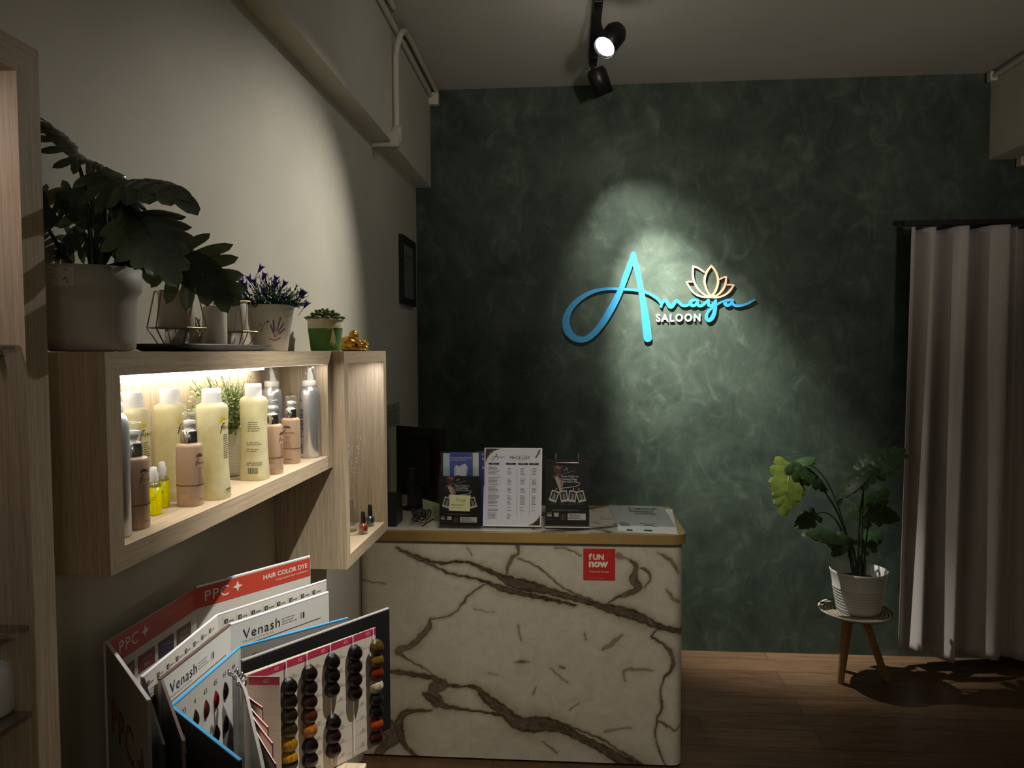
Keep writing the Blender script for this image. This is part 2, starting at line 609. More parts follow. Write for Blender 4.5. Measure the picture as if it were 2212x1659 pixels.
b = MB(); b.tube([(BEAM_L-.072, Yc-.03, BEAM_LZ-.012), (BEAM_L+.02, Yc-.03, BEAM_LZ-.012)], .009)
b.box(BEAM_L-.004, BEAM_L+.03, Yc-.042, Yc-.012, BEAM_LZ-.022, BEAM_LZ+.03)
b.build('pipe_stub', MT['conduit'], t)
b = MB(); b.box(BEAM_L+.0, BEAM_L+.045, WB-.03, WB-.001, CEIL-.075, CEIL-.02)
b.build('pipe_clip', MT['conduit'], t)
b = MB()
b.tube([(BEAM_L+.034, -.4, CEIL-.013), (BEAM_L+.034, Yc-.12, CEIL-.013)], r_)
tag(b.build('electrical_conduit', MT['conduit']), 'painted pipe on the ceiling beside the left beam, in the top edge of the photo', 'pipe')
b = MB(); b.tube([(BEAM_R-.013, .2, CEIL-.03), (BEAM_R-.013, WB-.015, CEIL-.03)], r_)
b.box(BEAM_R-.03, BEAM_R, WB-.05, WB-.02, CEIL-.05, CEIL-.01)
tag(b.build('electrical_conduit', MT['conduit']), 'painted pipe along the top of the beam at the right', 'pipe')
b = MB(); b.tube([(BEAM_R+.13, .2, BEAM_RZ-.014), (BEAM_R+.13, WB-.02, BEAM_RZ-.014)], .012)
b.box(BEAM_R+.11, BEAM_R+.15, WB-.05, WB-.015, BEAM_RZ-.04, BEAM_RZ-.001)
tag(b.build('electrical_conduit', MT['conduit']), 'painted pipe under the beam at the right edge, above the curtain', 'pipe')

# ================================================================== TRACK AND SPOTS
tx = LAMP1.x-.02
b = MB(); b.box(tx-.018, tx+.018, .6, 3.25, CEIL-.022, CEIL)
b.box(tx-.006, tx+.006, .6, 3.25, CEIL-.0225, CEIL-.0215)
tag(b.build('lighting_track', MT['blackmetal']), 'black straight lighting track fixed on the ceiling', 'track')


def spot(lens, d, label, lit=True, length=.11, rad=.041):
    t = thing('track_spotlight', (tx, lens.y, lens.z), label, 'spotlight', 'spotlights on the ceiling track')
    back = lens-d*length
    yb = back.y+d.y*length*.5
    mid = lens-d*length*.55
    b = MB(); b.box(tx-.016, tx+.016, mid.y-.05, mid.y+.05, CEIL-.05, CEIL-.022); b.build('track_adapter', MT['blackmetal'], t, .002)
    b = MB(); b.tube([(tx, mid.y, CEIL-.045), (tx-.002, mid.y, (CEIL+mid.z)/2), mid+Vector((-.03, 0, .0))], .008)
    b.build('arm', MT['blackmetal'], t)
    b = MB()
    b.lathe([(0, 0), (rad*.8, 0), (rad*.86, .006), (rad, .02), (rad, length), (rad*.92, length), (rad*.9, length-.012), (0, length-.014)], back, axis=d, seg=36)
    b.build('housing', MT['blackmetal'], t)
    b = MB(); b.lathe([(0, 0), (rad*.78, .0), (rad*.88, .001), (0, .0011)], lens-d*.011, axis=d, seg=36)
    b.build('lens', MT['lens'], t)
    return t


spot(LAMP1, d1, 'black track spotlight with its glowing round lens turned to the viewer')
spot(LAMP2, d2, 'black track spotlight nearest the green wall, turned away from the viewer')

# ================================================================== WALL LOGO
sy = WB-.0068


def ribbon(mb, pts, d=.014, mi=0, wk=1):
    """pts: (px, py, half width px) -> rounded flat stroke standing off the wall"""
    s = smooth2(pts, 8); n = len(s)
    scl = sy/F*wk; yf = sy-(.0142-d)*.9; d = .0058
    c = [P(a, b_, y=sy) for a, b_, _ in s]
    vs = []
    for i in range(n):
        a, b_ = c[max(i-1, 0)], c[min(i+1, n-1)]
        tx_, tz = b_.x-a.x, b_.z-a.z; l = math.hypot(tx_, tz) or 1
        hw = s[i][2]*scl
        nx, nz = -tz/l*hw, tx_/l*hw
        for sg in (1, -1):
            for yy in (0, d):
                vs.append((c[i].x+sg*nx, yf+yy-.0006*i/n, c[i].z+sg*nz))
    fs = []
    for i in range(n-1):
        k = 4*i
        fs += [(k, k+4, k+6, k+2), (k+1, k+3, k+7, k+5), (k, k+1, k+5, k+4), (k+2, k+6, k+7, k+3)]
    mb.add(vs, fs, mi)
    for i in (0, n-1):
        hw = s[i][2]*scl
        mb.lathe([(0, 0), (hw, 0), (hw, d), (0, d)], (c[i].x, yf-.0006*i/n+.00005, c[i].z), seg=20, axis=(0, 1, 0), smooth=False, mi=mi)


def z8(l):
    return [(1200+a/4.809, 520+b_/4.809, h/4.809) for a, b_, h in l]


def zd(l):
    return [(1400+a/8.848, 560+b_/8.848, h/8.848) for a, b_, h in l]


c0 = P(1430, 660, y=sy)
sign = thing('salon_sign', (c0.x, sy, c0.z), 'raised blue cursive Amaya Saloon sign with lotus on the dark green wall', 'sign')
b = MB()
ribbon(b, z8([(808, 138, 24), (770, 260, 29), (725, 380, 31), (690, 480, 28), (640, 590, 32), (570, 720, 35), (490, 850, 34), (400, 960, 31), (300, 1025, 30), (200, 1010, 34), (130, 940, 40), (108, 850, 38), (130, 750, 33), (190, 660, 29), (280, 585, 24), (400, 525, 19), (540, 500, 14), (700, 503, 13), (860, 518, 13), (960, 545, 14), (1040, 590, 15), (1085, 635, 14), (1102, 690, 8)]))
ribbon(b, z8([(808, 140, 26), (840, 280, 30), (872, 420, 29), (897, 560, 30), (920, 700, 35), (940, 850, 41), (958, 1010, 43)]), d=.0138)
b.build('letter_a', MT['blue'], sign)
b = MB()
ribbon(b, zd([(245, 900, 16), (275, 830, 20), (320, 785, 19), (360, 820, 24), (400, 885, 27), (445, 905, 28), (490, 860, 24), (540, 795, 22), (590, 825, 20), (650, 878, 20), (720, 888, 18), (780, 868, 16), (830, 800, 17)]), wk=1.4)
ribbon(b, zd([(960, 790, 15), (900, 775, 18), (830, 800, 22), (810, 850, 24), (850, 885, 22), (905, 870, 20), (945, 810, 17)]), wk=1.4, d=.0137)
ribbon(b, zd([(950, 780, 15), (945, 830, 20), (960, 878, 22), (1010, 890, 20), (1070, 860, 18), (1120, 810, 16), (1155, 778, 16), (1155, 830, 19), (1160, 880, 20), (1210, 885, 19), (1260, 840, 18), (1290, 790, 18)]), wk=1.4, d=.0135)
ribbon(b, zd([(1298, 785, 14), (1290, 850, 20), (1280, 950, 26), (1255, 1060, 27), (1210, 1140, 27), (1150, 1165, 26), (1115, 1120, 22), (1130, 1040, 18), (1190, 960, 16), (1280, 890, 15), (1370, 835, 13), (1440, 800, 12), (1500, 785, 12)]), wk=1.4, d=.0134)
ribbon(b, zd([(1620, 785, 12), (1550, 780, 17), (1490, 800, 22), (1470, 845, 24), (1510, 880, 22), (1570, 860, 19), (1615, 800, 16)]), wk=1.4, d=.0137)
ribbon(b, zd([(1620, 775, 14), (1612, 830, 18), (1640, 875, 19), (1720, 892, 17), (1820, 875, 15), (1920, 840, 14), (1985, 800, 14), (2035, 775, 12)]), wk=1.4, d=.0136)
b.build('letters_maya', MT['blue'], sign)
b = MB()
vs, fs = text2d('SALOON', 1, 'LEFT', .02, 0, 1.3, res=6)
xs = [v[0] for v in vs]; wtx = max(xs)-min(xs); hh = .73
pa, pb = P(1418, 694.5, y=sy), P(1513, 694.5, y=sy); ztop = P(1418, 678, y=sy).z
sxx = (pb.x-pa.x)/wtx; szz = (ztop-pa.z)/hh
L3 = [(pa.x+(x-min(xs))*sxx, sy, pa.z+y*szz) for x, y in vs]
b.add(L3, [f[::-1] for f in fs])
edges = {}
for f in fs:
    for i in range(len(f)):
        e = (f[i], f[(i+1) % len(f)]); k = tuple(sorted(e)); edges.setdefault(k, []).append(e)
k0 = len(b.v); b.v += [(x, y+.006, z) for x, y, z in L3]
for k, l in edges.items():
    if len(l) == 1:
        a, c = l[0]; b.f.append([a, c, c+k0, a+k0]); b.m.append(0); b.s.append(False)
b.build('letters_saloon', MT['lettering'], sign)
b = MB()
ribbon(b, zd([(1210, 705, 17), (1150, 640, 18), (1100, 520, 19), (1080, 400, 19), (1120, 250, 19), (1210, 125, 18)]))
ribbon(b, zd([(1210, 125, 18), (1300, 250, 19), (1340, 400, 19), (1320, 530, 19), (1270, 640, 18), (1210, 705, 17)]), d=.0138)
ribbon(b, zd([(1210, 715, 17), (1090, 685, 18), (970, 590, 18), (890, 450, 18), (855, 300, 18), (862, 135, 17)]), d=.0136)
ribbon(b, zd([(862, 135, 17), (960, 170, 17), (1070, 245, 16)]), d=.0135)
ribbon(b, zd([(1210, 725, 16), (1080, 722, 17), (950, 690, 17), (840, 610, 17), (770, 500, 17), (735, 440, 15)]), d=.0134)
ribbon(b, zd([(735, 440, 15), (780, 428, 15), (835, 430, 15)]), d=.0133)
ribbon(b, zd([(1210, 718, 17), (1330, 680, 17), (1430, 580, 17), (1480, 470, 17), (1492, 340, 16)]), d=.0132)
ribbon(b, zd([(1492, 340, 16), (1430, 350, 15), (1375, 382, 14)]), d=.0131)
ribbon(b, zd([(1210, 728, 16), (1330, 728, 17), (1450, 690, 17), (1560, 610, 17), (1635, 495, 15)]), d=.013)
ribbon(b, zd([(1635, 495, 15), (1570, 488, 14), (1515, 490, 14)]), d=.0129)
b.build('lotus_emblem', MT['copper'], sign)
# ================================================================== CURTAIN
ct = thing('curtain', (2.1, 3.46, 0), 'floor-length grey beige curtain with deep folds beside the green wall', 'curtain')
xl = P(1950, 490, y=3.47).x; zt_ = P(1950, 490, y=3.47).z
b = MB(); nx, nz = 300, 40
vs = []
folds = [(0, -.01), (.02, -.01), (.05, .07), (.09, .0), (.115, .0), (.14, .075), (.17, .06), (.20, -.015), (.24, -.02), (.27, .075), (.30, .06), (.33, -.02), (.40, -.03), (.44, .06), (.47, .01), (.49, .075), (.53, .06), (.56, -.01), (.60, -.02), (.64, .07), (.68, .05)]
fx = np.linspace(0, .66, 400); fy = np.interp(fx, [f[0] for f in folds], [f[1] for f in folds])
gk = np.exp(-np.linspace(-2.2, 2.2, 23)**2); fy = np.convolve(np.pad(fy, 11, 'edge'), gk/gk.sum(), 'valid')
for j in range(nz+1):
    tz = j/nz
    for i in range(nx+1):
        s = .66*i/nx
        k = tz**1.2
        yy = np.interp(s, fx, fy)
        yy2 = .03+.03*math.sin(s*42+.8)+.01*math.sin(s*97)
        yoff = yy*(1-.55*k)+yy2*.55*k
        xx = s-.025*k*math.sin(s*9)+.0*k
        bot = .055+.012*math.sin(s*21)-.03*s
        z = zt_*(1-tz)+bot*tz
        vs.append((xl+xx, 3.40+yoff*1.5, z))
for _ in range(2):     # soften the fold corners
    pass
fs = [(j*(nx+1)+i, j*(nx+1)+i+1, (j+1)*(nx+1)+i+1, (j+1)*(nx+1)+i) for j in range(nz) for i in range(nx)]
b.add(vs, fs, 0, True)
o = b.build('cloth', MT['curtain'], ct)
md = o.modifiers.new('smooth', 'SMOOTH'); md.iterations = 4
md = o.modifiers.new('solid', 'SOLIDIFY'); md.thickness = .002
b = MB(); b.box(xl-.01, WR-.002, 3.43, 3.46, zt_, zt_+.02)
b.build('rail', MT['black'], ct)

# ================================================================== COUNTER
CF, CTOP = 2.545, None
CL, CRx = WL+.002, P(1476, 1300, y=2.545).x
zpb, zpt = P(1200, 1644, y=CF).z, P(1200, 1178, y=CF).z
ztl = P(1100, 1172, y=CF-.012).z; ztop = P(1100, 1151, y=CF-.012).z
CTOP = ztop
CBK = P(1330, 1093, z=ztop).y
counter = thing('reception_counter', ((CL+CRx)/2, (CF+CBK)/2, 0), 'white marble reception counter with grey veins and a brass-coloured top edge', 'counter')


def veins(lines, P0):
    out = []
    for sc_, l in lines:
        out.append([(720+a/2.836, 1180+b_/2.836, w_/2.836, sc_) for a, b_, w_ in l])
    return out


VE = veins([
    (1, [(380, 5, 8), (520, 55, 12), (650, 105, 14), (820, 98, 14), (900, 125, 26), (1000, 170, 30), (1100, 215, 62), (1200, 245, 60), (1300, 275, 40), (1440, 312, 42), (1600, 352, 34), (1750, 392, 56), (1900, 450, 46), (2010, 500, 34), (2145, 532, 36)]),
    (1, [(400, 20, 5), (560, 90, 9), (700, 160, 9), (850, 200, 10), (940, 228, 20), (1050, 262, 42), (1180, 290, 26), (1300, 318, 20), (1480, 368, 16)]),
    (.8, [(1130, 80, 6), (1230, 110, 6), (1330, 195, 8), (1440, 270, 8), (1640, 345, 7)]),
    (.6, [(1125, 0, 26), (1130, 40, 16), (1090, 80, 26), (1070, 120, 26), (1060, 165, 18)]),
    (.8, [(1820, 90, 10), (1860, 130, 26), (1845, 200, 50), (1870, 250, 34), (1790, 305, 26), (1740, 320, 18), (1670, 355, 8)]),
    (.6, [(1890, 140, 12), (1935, 165, 18), (1935, 210, 10), (1900, 245, 8)]),
    (.4, [(1740, 60, 30), (1800, 85, 10), (1845, 100, 12)]),
    (.8, [(2000, 510, 8), (1955, 545, 8), (2010, 590, 14), (2070, 660, 30), (2080, 750, 26), (2025, 820, 10), (2010, 900, 7), (2020, 990, 12), (1985, 1070, 8), (1970, 1190, 7), (2040, 1345, 7)]),
    (.8, [(1990, 1070, 5), (2030, 1100, 9), (2090, 1135, 7), (2145, 1110, 6)]),
    (.7, [(940, 235, 8), (830, 292, 10), (790, 345, 9), (740, 410, 6), (660, 435, 4), (600, 440, 12), (590, 500, 28), (540, 560, 32), (470, 610, 36), (400, 640, 40), (450, 690, 12), (560, 755, 8), (700, 840, 16)]),
    (1, [(340, 760, 18), (420, 775, 24), (500, 795, 26), (620, 812, 34), (700, 850, 30), (800, 852, 14), (870, 862, 22), (950, 930, 50), (1040, 1010, 62), (1150, 1085, 76), (1300, 1095, 86), (1420, 1125, 62), (1550, 1190, 52), (1700, 1265, 60), (1800, 1320, 62), (1900, 1368, 60)]),
    (.8, [(1300, 1050, 8), (1430, 1090, 8), (1560, 1140, 12), (1680, 1200, 10), (1860, 1310, 10)]),
    (1, [(560, 900, 20), (620, 940, 40), (680, 980, 26), (820, 1010, 12), (920, 1015, 12), (1010, 1025, 20)]),
    (.8, [(660, 850, 90), (610, 890, 60), (640, 950, 70)]),
    (.9, [(600, 1000, 14), (520, 1010, 24), (440, 1030, 36), (400, 1090, 60), (420, 1150, 50), (440, 1220, 26), (500, 1290, 26), (560, 1320, 20)]),
    (.8, [(340, 1120, 120), (380, 1170, 90), (300, 1240, 60), (260, 1300, 60)]),
    (.5, [(820, 0, 5), (860, 50, 6)]), (.5, [(1360, 15, 6), (1440, 25, 8), (1520, 60, 5)]),
    (.5, [(1990, 30, 6), (2060, 80, 18), (2120, 160, 10)]), (.4, [(2040, 270, 8), (2100, 330, 16), (2140, 350, 8)]),
    (.5, [(90, 180, 5), (200, 215, 7), (320, 222, 4)]), (.5, [(1125, 480, 4), (1155, 570, 6)]),
    (.5, [(1325, 745, 5), (1440, 835, 7)]), (.6, [(1125, 718, 6), (1165, 712, 14), (1200, 715, 5)]),
    (.6, [(1390, 730, 8), (1420, 738, 14)]), (.35, [(1640, 625, 12), (1700, 600, 30), (1765, 545, 12)]),
    (.3, [(1790, 830, 14), (1800, 750, 18), (1950, 765, 10)]), (.3, [(950, 780, 8), (1020, 790, 4)]),
    (.4, [(1240, 860, 10), (1225, 900, 12)]), (.35, [(1270, 1190, 10), (1380, 1260, 12)]), (.3, [(1440, 1000, 14), (1500, 970, 10)]),
    (.3, [(1660, 1140, 14), (1830, 1110, 12)]), (.25, [(1545, 530, 10), (1555, 560, 20)]), (.25, [(860, 380, 8), (990, 400, 6)]),
], None)


def vein_field(pts_px):
    """pts_px: Nx2 design coordinates -> darkness 0..1"""
    x = pts_px[:, 0]; y = pts_px[:, 1]
    jx = 3*np.sin(x*.05+y*.037)+1.2*np.sin(x*.23-y*.17+1.3)+.5*np.sin(x*.61+y*.43)
    jy = 3*np.sin(x*.047-y*.063+.7)+1.2*np.sin(x*.19+y*.26+2.1)+.5*np.sin(x*.53-y*.57)
    X, Y_ = x+jx*.8, y+jy*.8
    fld = np.zeros(len(x))
    for l in VE:
        l2 = smooth2(l, 5); best = np.full(len(x), -1e9); bh = np.ones(len(x)); bd = np.full(len(x), 1e9)
        for a, c in zip(l2[:-1], l2[1:]):
            ax, ay, aw, s = a; bx, by, bw, _ = c
            dx, dy = bx-ax, by-ay; L = dx*dx+dy*dy+1e-9
            t_ = np.clip(((X-ax)*dx+(Y_-ay)*dy)/L, 0, 1)
            dist = np.hypot(X-(ax+t_*dx), Y_-(ay+t_*dy)); hw = (aw+(bw-aw)*t_)/2
            k = hw-dist > best
            best = np.where(k, hw-dist, best); bh = np.where(k, hw, bh); bd = np.where(k, dist, bd)
        core = np.clip(best/(1.4+.16*bh)+.5, 0, 1)
        edge = np.exp(-((best-1.2)/(1.3+.10*bh))**2)
        streak = .5+.5*np.sin(best*.55+np.sin(x*.03+y*.05)*3)
        halo = np.exp(-(bd/(bh*1.8+3))**2)*.22
        fld = np.maximum(fld, l[0][3]*np.clip(core*(.50+.14*streak)+edge*core*.4+halo, 0, 1))
    return fld


def marble_mat():
    m = mat('veined_marble', 'c9c1b1', .16, spec=.5, coat=.2)
    nt = m.node_tree
    at = nt.nodes.new('ShaderNodeAttribute'); at.attribute_name = 'vein'
    n = noise(m, 14, 8, None, .65, 1.5); n2 = noise(m, 34, 6, None, .65, .4)
    ma = nt.nodes.new('ShaderNodeMath'); ma.operation = 'MULTIPLY'
    mr = nt.nodes.new('ShaderNodeMapRange'); mr.inputs[1].default_value = .3; mr.inputs[2].default_value = .7; mr.inputs[3].default_value = .72; mr.inputs[4].default_value = 1.2
    nt.links.new(n2.outputs['Fac'], mr.inputs[0]); nt.links.new(at.outputs['Fac'], ma.inputs[0]); nt.links.new(mr.outputs[0], ma.inputs[1])
    base = ramp(m, n.outputs['Fac'], [(.35, 'c6bfb0'), (.6, 'd2ccbe')])
    dk = ramp(m, ma.outputs[0], [(0, 'ffffff'), (.2, 'c9c0b2'), (.6, '8b8075'), (1, '544a42')])
    nt.links.new(mixc(m, 1.0, base, dk, 'MULTIPLY'), bsdf(m).inputs['Base Color'])
    return m


MT['marble'] = marble_mat()


def marble_obj(o, pxs):
    a = o.data.attributes.new('vein', 'FLOAT', 'POINT'); a.data.foreach_set('value', vein_field(np.array(pxs)).astype(np.float32))


rad = .035
path = []      # (x, y, s)
step = .0028; xx = CL; s = 0
while xx < CRx-rad:
    path.append((xx, CF, s)); xx += step; s += step
for k in range(13):
    a = -PI/2+PI/2*k/12; path.append((CRx-rad+rad*math.cos(a), CF+rad+rad*math.sin(a), s+rad*PI/2*k/12))
s += rad*PI/2
yy = CF+rad
while yy < CBK-.01:
    yy += .004; s += .004; path.append((CRx, yy, s))
nz = int((zpt-zpb)/.0028); vs = []; pxs = []
pxl0 = P(768, 1400, y=CF)
for j in range(nz+1):
    z = zpb+(zpt-zpb)*j/nz
    for (x, y, s) in path:
        vs.append((x, y, z))
        # design coordinates of the slab pattern (unrolled panel)
        u = CL+s
        q = M3.T @ np.array([u, CF, z-CH]); pxs.append((IW/2+F*q[0]/-q[2], IH/2-F*q[1]/-q[2]))
npt = len(path)
fs = [(j*npt+i, j*npt+i+1, (j+1)*npt+i+1, (j+1)*npt+i) for j in range(nz) for i in range(npt-1)]
b = MB(); b.add(vs, fs, 0, True)
marble_obj(b.build('front_panel', MT['marble'], counter), pxs)


def rounded_outline(x0, x1, y0, y1, r, off=0):
    pts = [(x0, y0-off)]
    for k in range(13):
        a = -PI/2+PI/2*k/12; pts.append((x1-r+(r+off)*math.cos(a), y0+r+(r+off)*math.sin(a)))
    pts += [(x1+off, y1), (x0, y1)]
    return pts


b = MB()
po = rounded_outline(CL, CRx-.006, CF+.02, CBK-.02, .03)
b.prism([(x, y, 0.001) for x, y in po], (0, 0, zpb+.02)); b.build('plinth', mat('dark_plinth', '4a4238', .5), counter)
b = MB(); b.prism([(x, y, zpt) for x, y in rounded_outline(CL, CRx, CF+.003, CBK-.003, .035)], (0, 0, ztl-zpt+.0005)); b.build('shadow_gap', mat('gap_board', '8d8576', .5), counter)
b = MB(); b.box(CL, CRx-.01, CF+.01, CF+.02, zpb, zpt); b.build('inner_board', MT['boardback'], counter)
b = MB(); b.prism([(x, y, ztl) for x, y in rounded_outline(CL, CRx, CF, CBK, .04, .012)], (0, 0, ztop-ztl-.0005), smooth=True)
b.build('brass_edge', MT['gold'], counter)
# top slab inside the brass edge
x0, x1, y0, y1 = CL, CRx-.012, CF+.008, CBK-.012
nxg, nyg = 260, 90; vs = []; pxs = []
for j in range(nyg+1):
    for i in range(nxg+1):
        y = y0+(y1-y0)*j/nyg; xr = x1
        dy = (y0+.035)-y
        if dy > 0: xr = x1-.035+math.sqrt(max(0, .035**2-dy**2))
        x = x0+(xr-x0)*i/nxg
        vs.append((x, y, ztop)); pxs.append((900+(x+.2)*1400, 1250+(y-CF)*900))
b = MB(); b.add(vs, [(j*(nxg+1)+i, j*(nxg+1)+i+1, (j+1)*(nxg+1)+i+1, (j+1)*(nxg+1)+i) for j in range(nyg) for i in range(nxg)])
marble_obj(b.build('top_slab', MT['marble'], counter), pxs)

# red sticker
p0 = P(1260, 1253, y=CF-.0008); p1 = P(1329, 1186, y=CF-.0008)
sw, sh = p1.x-p0.x, p1.z-p0.z
st = thing('sticker', (p0.x+sw/2, CF-.001, p0.z), 'square red fun now sticker on the marble counter front', 'sticker')
b = MB(); b.box(p0.x, p1.x, CF-.0009, CF-.0001, p0.z, p1.z); b.build('red_sheet', ink('c8352f', .4), st)
ik = Ink(plane_fn((p0.x, CF-.001, p0.z), (1, 0, 0), (0, 0, 1), (0, -1, 0)))
ik.text('f', .18*sw, .66*sh, .26*sh, 'f2e6dc', bold=.05); ik.text('UN', .30*sw, .66*sh, .235*sh, 'f2e6dc', bold=.05)
ik.text('now', .17*sw, .43*sh, .33*sh, 'f2e6dc', bold=.05)
ik.text('Preferred Partner', .5*sw, .25*sh, .085*sh, 'f2e6dc', 'CENTER')
ik.lines(.1*sw, .06*sh, .8*sw, 1, .1, .012*sh, 'e08a80', 3)
ik.build('lettering', st)


# ================================================================== SHARED ARTWORK
def logo_a(ik, u, v, s, c):
    """small cursive A: loop, two legs"""
    ik.stroke([(u+.72*s, v+1.0*s), (u+.58*s, v+.6*s), (u+.42*s, v+.25*s), (u+.22*s, v+.02*s), (u+.03*s, v+.1*s), (u+.02*s, v+.32*s), (u+.2*s, v+.52*s), (u+.5*s, v+.6*s), (u+.85*s, v+.58*s), (u+1.05*s, v+.42*s)], .06*s, c, 3)
    ik.stroke([(u+.72*s, v+1.0*s), (u+.8*s, v+.5*s), (u+.9*s, v+.02*s)], .07*s, c, 3)


def logo_word(ik, u, v, s, c):
    logo_a(ik, u, v, s, c)
    ik.text('maya', u+1.0*s, v+.36*s, .42*s, c, shear=.35, space=1.05)


def poster(ik, W, H):
    ik.rect(0, 0, W, H, '120f0f', 1)
    ik.poly([(.16*W, H), (.42*W, H), (.34*W, .86*H), (.30*W, .80*H), (.22*W, .84*H), (.18*W, .9*H)], '5a2f30', 2)
    ik.poly([(.24*W, .99*H), (.37*W, .96*H), (.30*W, .93*H), (.22*W, .96*H)], '9a6a66', 3)
    ik.poly([(.2*W, .80*H), (.27*W, .82*H), (.37*W, .77*H), (.41*W, .68*H), (.36*W, .57*H), (.33*W, .56*H)], 'a87c76', 2)
    ik.poly([(.2*W, .80*H), (.27*W, .82*H), (.33*W, .74*H), (.36*W, .57*H), (.33*W, .56*H)], 'c4aca6', 3)
    logo_a(ik, .42*W, .90*H, .065*H, 'c9c9c9')
    ik.stroke([(.18*W, .79*H), (.19*W, .82*H), (.4*W, .855*H), (.68*W, .91*H)], .006*W, 'c8c0bb', 4)
    for i, s in enumerate(['From Classic to', 'Cutting Edge,', 'We Do It All.']):
        ik.text(s, .56*W, (.80-.045*i)*H, .046*H, 'e6e6e6', 'CENTER', bold=.012)
    ik.stroke([(.72*W, .715*H), (.79*W, .705*H), (.72*W, .655*H), (.4*W, .62*H), (.3*W, .62*H)], .012*W, 'e6e6e6', 4)
    ik.stroke([(.04*W, .57*H), (.4*W, .565*H), (.97*W, .58*H)], .005*W, '6a625e', 4)
    rr = random.Random(5)
    for cx, rot in ((.19, -.32), (.42, .2), (.62, -.15), (.82, .28)):
        ca, sa = math.cos(rot), math.sin(rot)
        def q(a, b_):
            return (cx*W+(a*ca-b_*sa)*W, .485*H+(a*sa+b_*ca)*W)
        ik.poly([q(-.09, -.13), q(.09, -.13), q(.09, .13), q(-.09, .13)], 'd8d2cc', 5)
        ik.poly([q(-.065, -.08), q(.065, -.08), q(.065, .1), q(-.065, .1)], '2a2422', 6)
        ik.poly([q(-.03, -.08), q(.04, -.06), q(.03, .04), q(-.02, .08)], '9a8a80', 7)
        ik.poly([q(-.012, .1), q(.012, .1), q(.016, .2), q(-.016, .2)], 'b89a70', 8)
        ik.lines(cx*W-.1*W, .385*H, .2*W, 3, .018*H, .005*H, '6d6866', int(cx*100), 4)
    ik.text('We offer the best services for you.', .47*W, .245*H, .032*H, 'a8a4a0', 'CENTER', shear=.3)
    ik.text('SCAN', .03*W, .195*H, .028*H, 'd8d8d8'); ik.text('ME!', .03*W, .15*H, .05*H, 'd8d8d8', bold=.03)
    ik.lines(.03*W, .115*H, .28*W, 2, .02*H, .005*H, '55514e', 8)
    ik.rect(.19*W, .145*H, .30*W, .21*H, 'c9bfb8', 4)
    ik.poly([(.34*W, .1*H), (.38*W, .08*H), (.46*W, .1*H), (.47*W, .16*H), (.41*W, .2*H), (.35*W, .17*H)], '5a3f38', 4)
    ik.rect(.51*W, .095*H, .93*W, .2*H, 'd5d2ce', 4)
    ik.text('10% off on', .53*W, .155*H, .045*H, '1a1616', bold=.02, lift=6)
    ik.lines(.53*W, .13*H, .37*W, 2, .02*H, .009*H, '2a2626', 4, 6)


# ================================================================== COUNTER THINGS
Yh = 2.60


def zb(px, py):    # point standing on the counter top
    return P(px, py, z=ztop)


# acrylic brochure holder
pl, pr_ = P(946, 1150, y=Yh-.015), P(1040, 1150, y=Yh-.015)
wA = pr_.x-pl.x; z0 = ztop
hb = thing('brochure_holder', (pl.x+wA/2, Yh, z0), 'clear acrylic brochure holder with leaflets left of the price list', 'brochure holder')
hf = P(985, 1031, y=Yh-.015).z; hk = P(990, 974, y=Yh+.03).z
b = MB()
for args in ((pl.x, pr_.x, Yh-.017, Yh-.0145, z0, hf), (pl.x+.004, pr_.x-.004, Yh+.028, Yh+.0305, z0, hk), (pl.x, pl.x+.0025, Yh-.0145, Yh+.028, z0, hf), (pr_.x-.0025, pr_.x, Yh-.0145, Yh+.028, z0, hf), (pl.x, pr_.x, Yh-.0145, Yh+.028, z0, z0+.003), (pl.x+.003, pr_.x-.003, Yh+.006, Yh+.0085, z0+.003, hf+.035)):
    b.box(*args)
b.build('acrylic_body', MT['clear'], hb)
lf = thing('leaflet', (pl.x+wA/2, Yh-.012, z0+.003), 'black salon leaflet in the front pocket of the clear holder', 'leaflet')
b = MB(); b.box(pl.x+.006, pr_.x-.006, Yh-.0125, Yh-.0110, z0+.004, hf+.004); b.build('sheet', MT['blackcard'], lf)
ik = Ink(plane_fn((pl.x+.006, Yh-.0126, z0+.004), (1, 0, 0), (0, 0, 1), (0, -1, 0))); poster(ik, wA-.012, hf-z0)
ik.build('printed_poster', lf)
nt_ = thing('sticky_note', (P(993, 1100, y=Yh-.018).x, Yh-.018, P(993, 1102, y=Yh-.018).z), 'pale yellow handwritten sticky note on the clear brochure holder', 'note')
a0, a1 = P(970, 1103, y=Yh-.018), P(1016, 1069, y=Yh-.018)
b = MB(); b.prism([(a0.x, Yh-.0178, a0.z), (a1.x-.002, Yh-.0178, a0.z-.002), (a1.x, Yh-.0178, a1.z-.002), (a0.x+.002, Yh-.0178, a1.z)], (0, -.0006, 0)); b.build('note_sheet', ink('d6d8a8'), nt_)
ik = Ink(plane_fn((a0.x, Yh-.0186, a0.z), (1, 0, 0), (0, 0, 1), (0, -1, 0)))
nw, nh = a1.x-a0.x, a1.z-a0.z
ik.text('Yong', .3*nw, .58*nh, .3*nh, '7f8268', shear=.2); ik.lines(.1*nw, .34*nh, .75*nw, 1, 1, .05*nh, '7f8268', 5); ik.rect(.12*nw, .2*nh, .6*nw, .22*nh, '7f8268')
ik.build('handwriting', nt_)
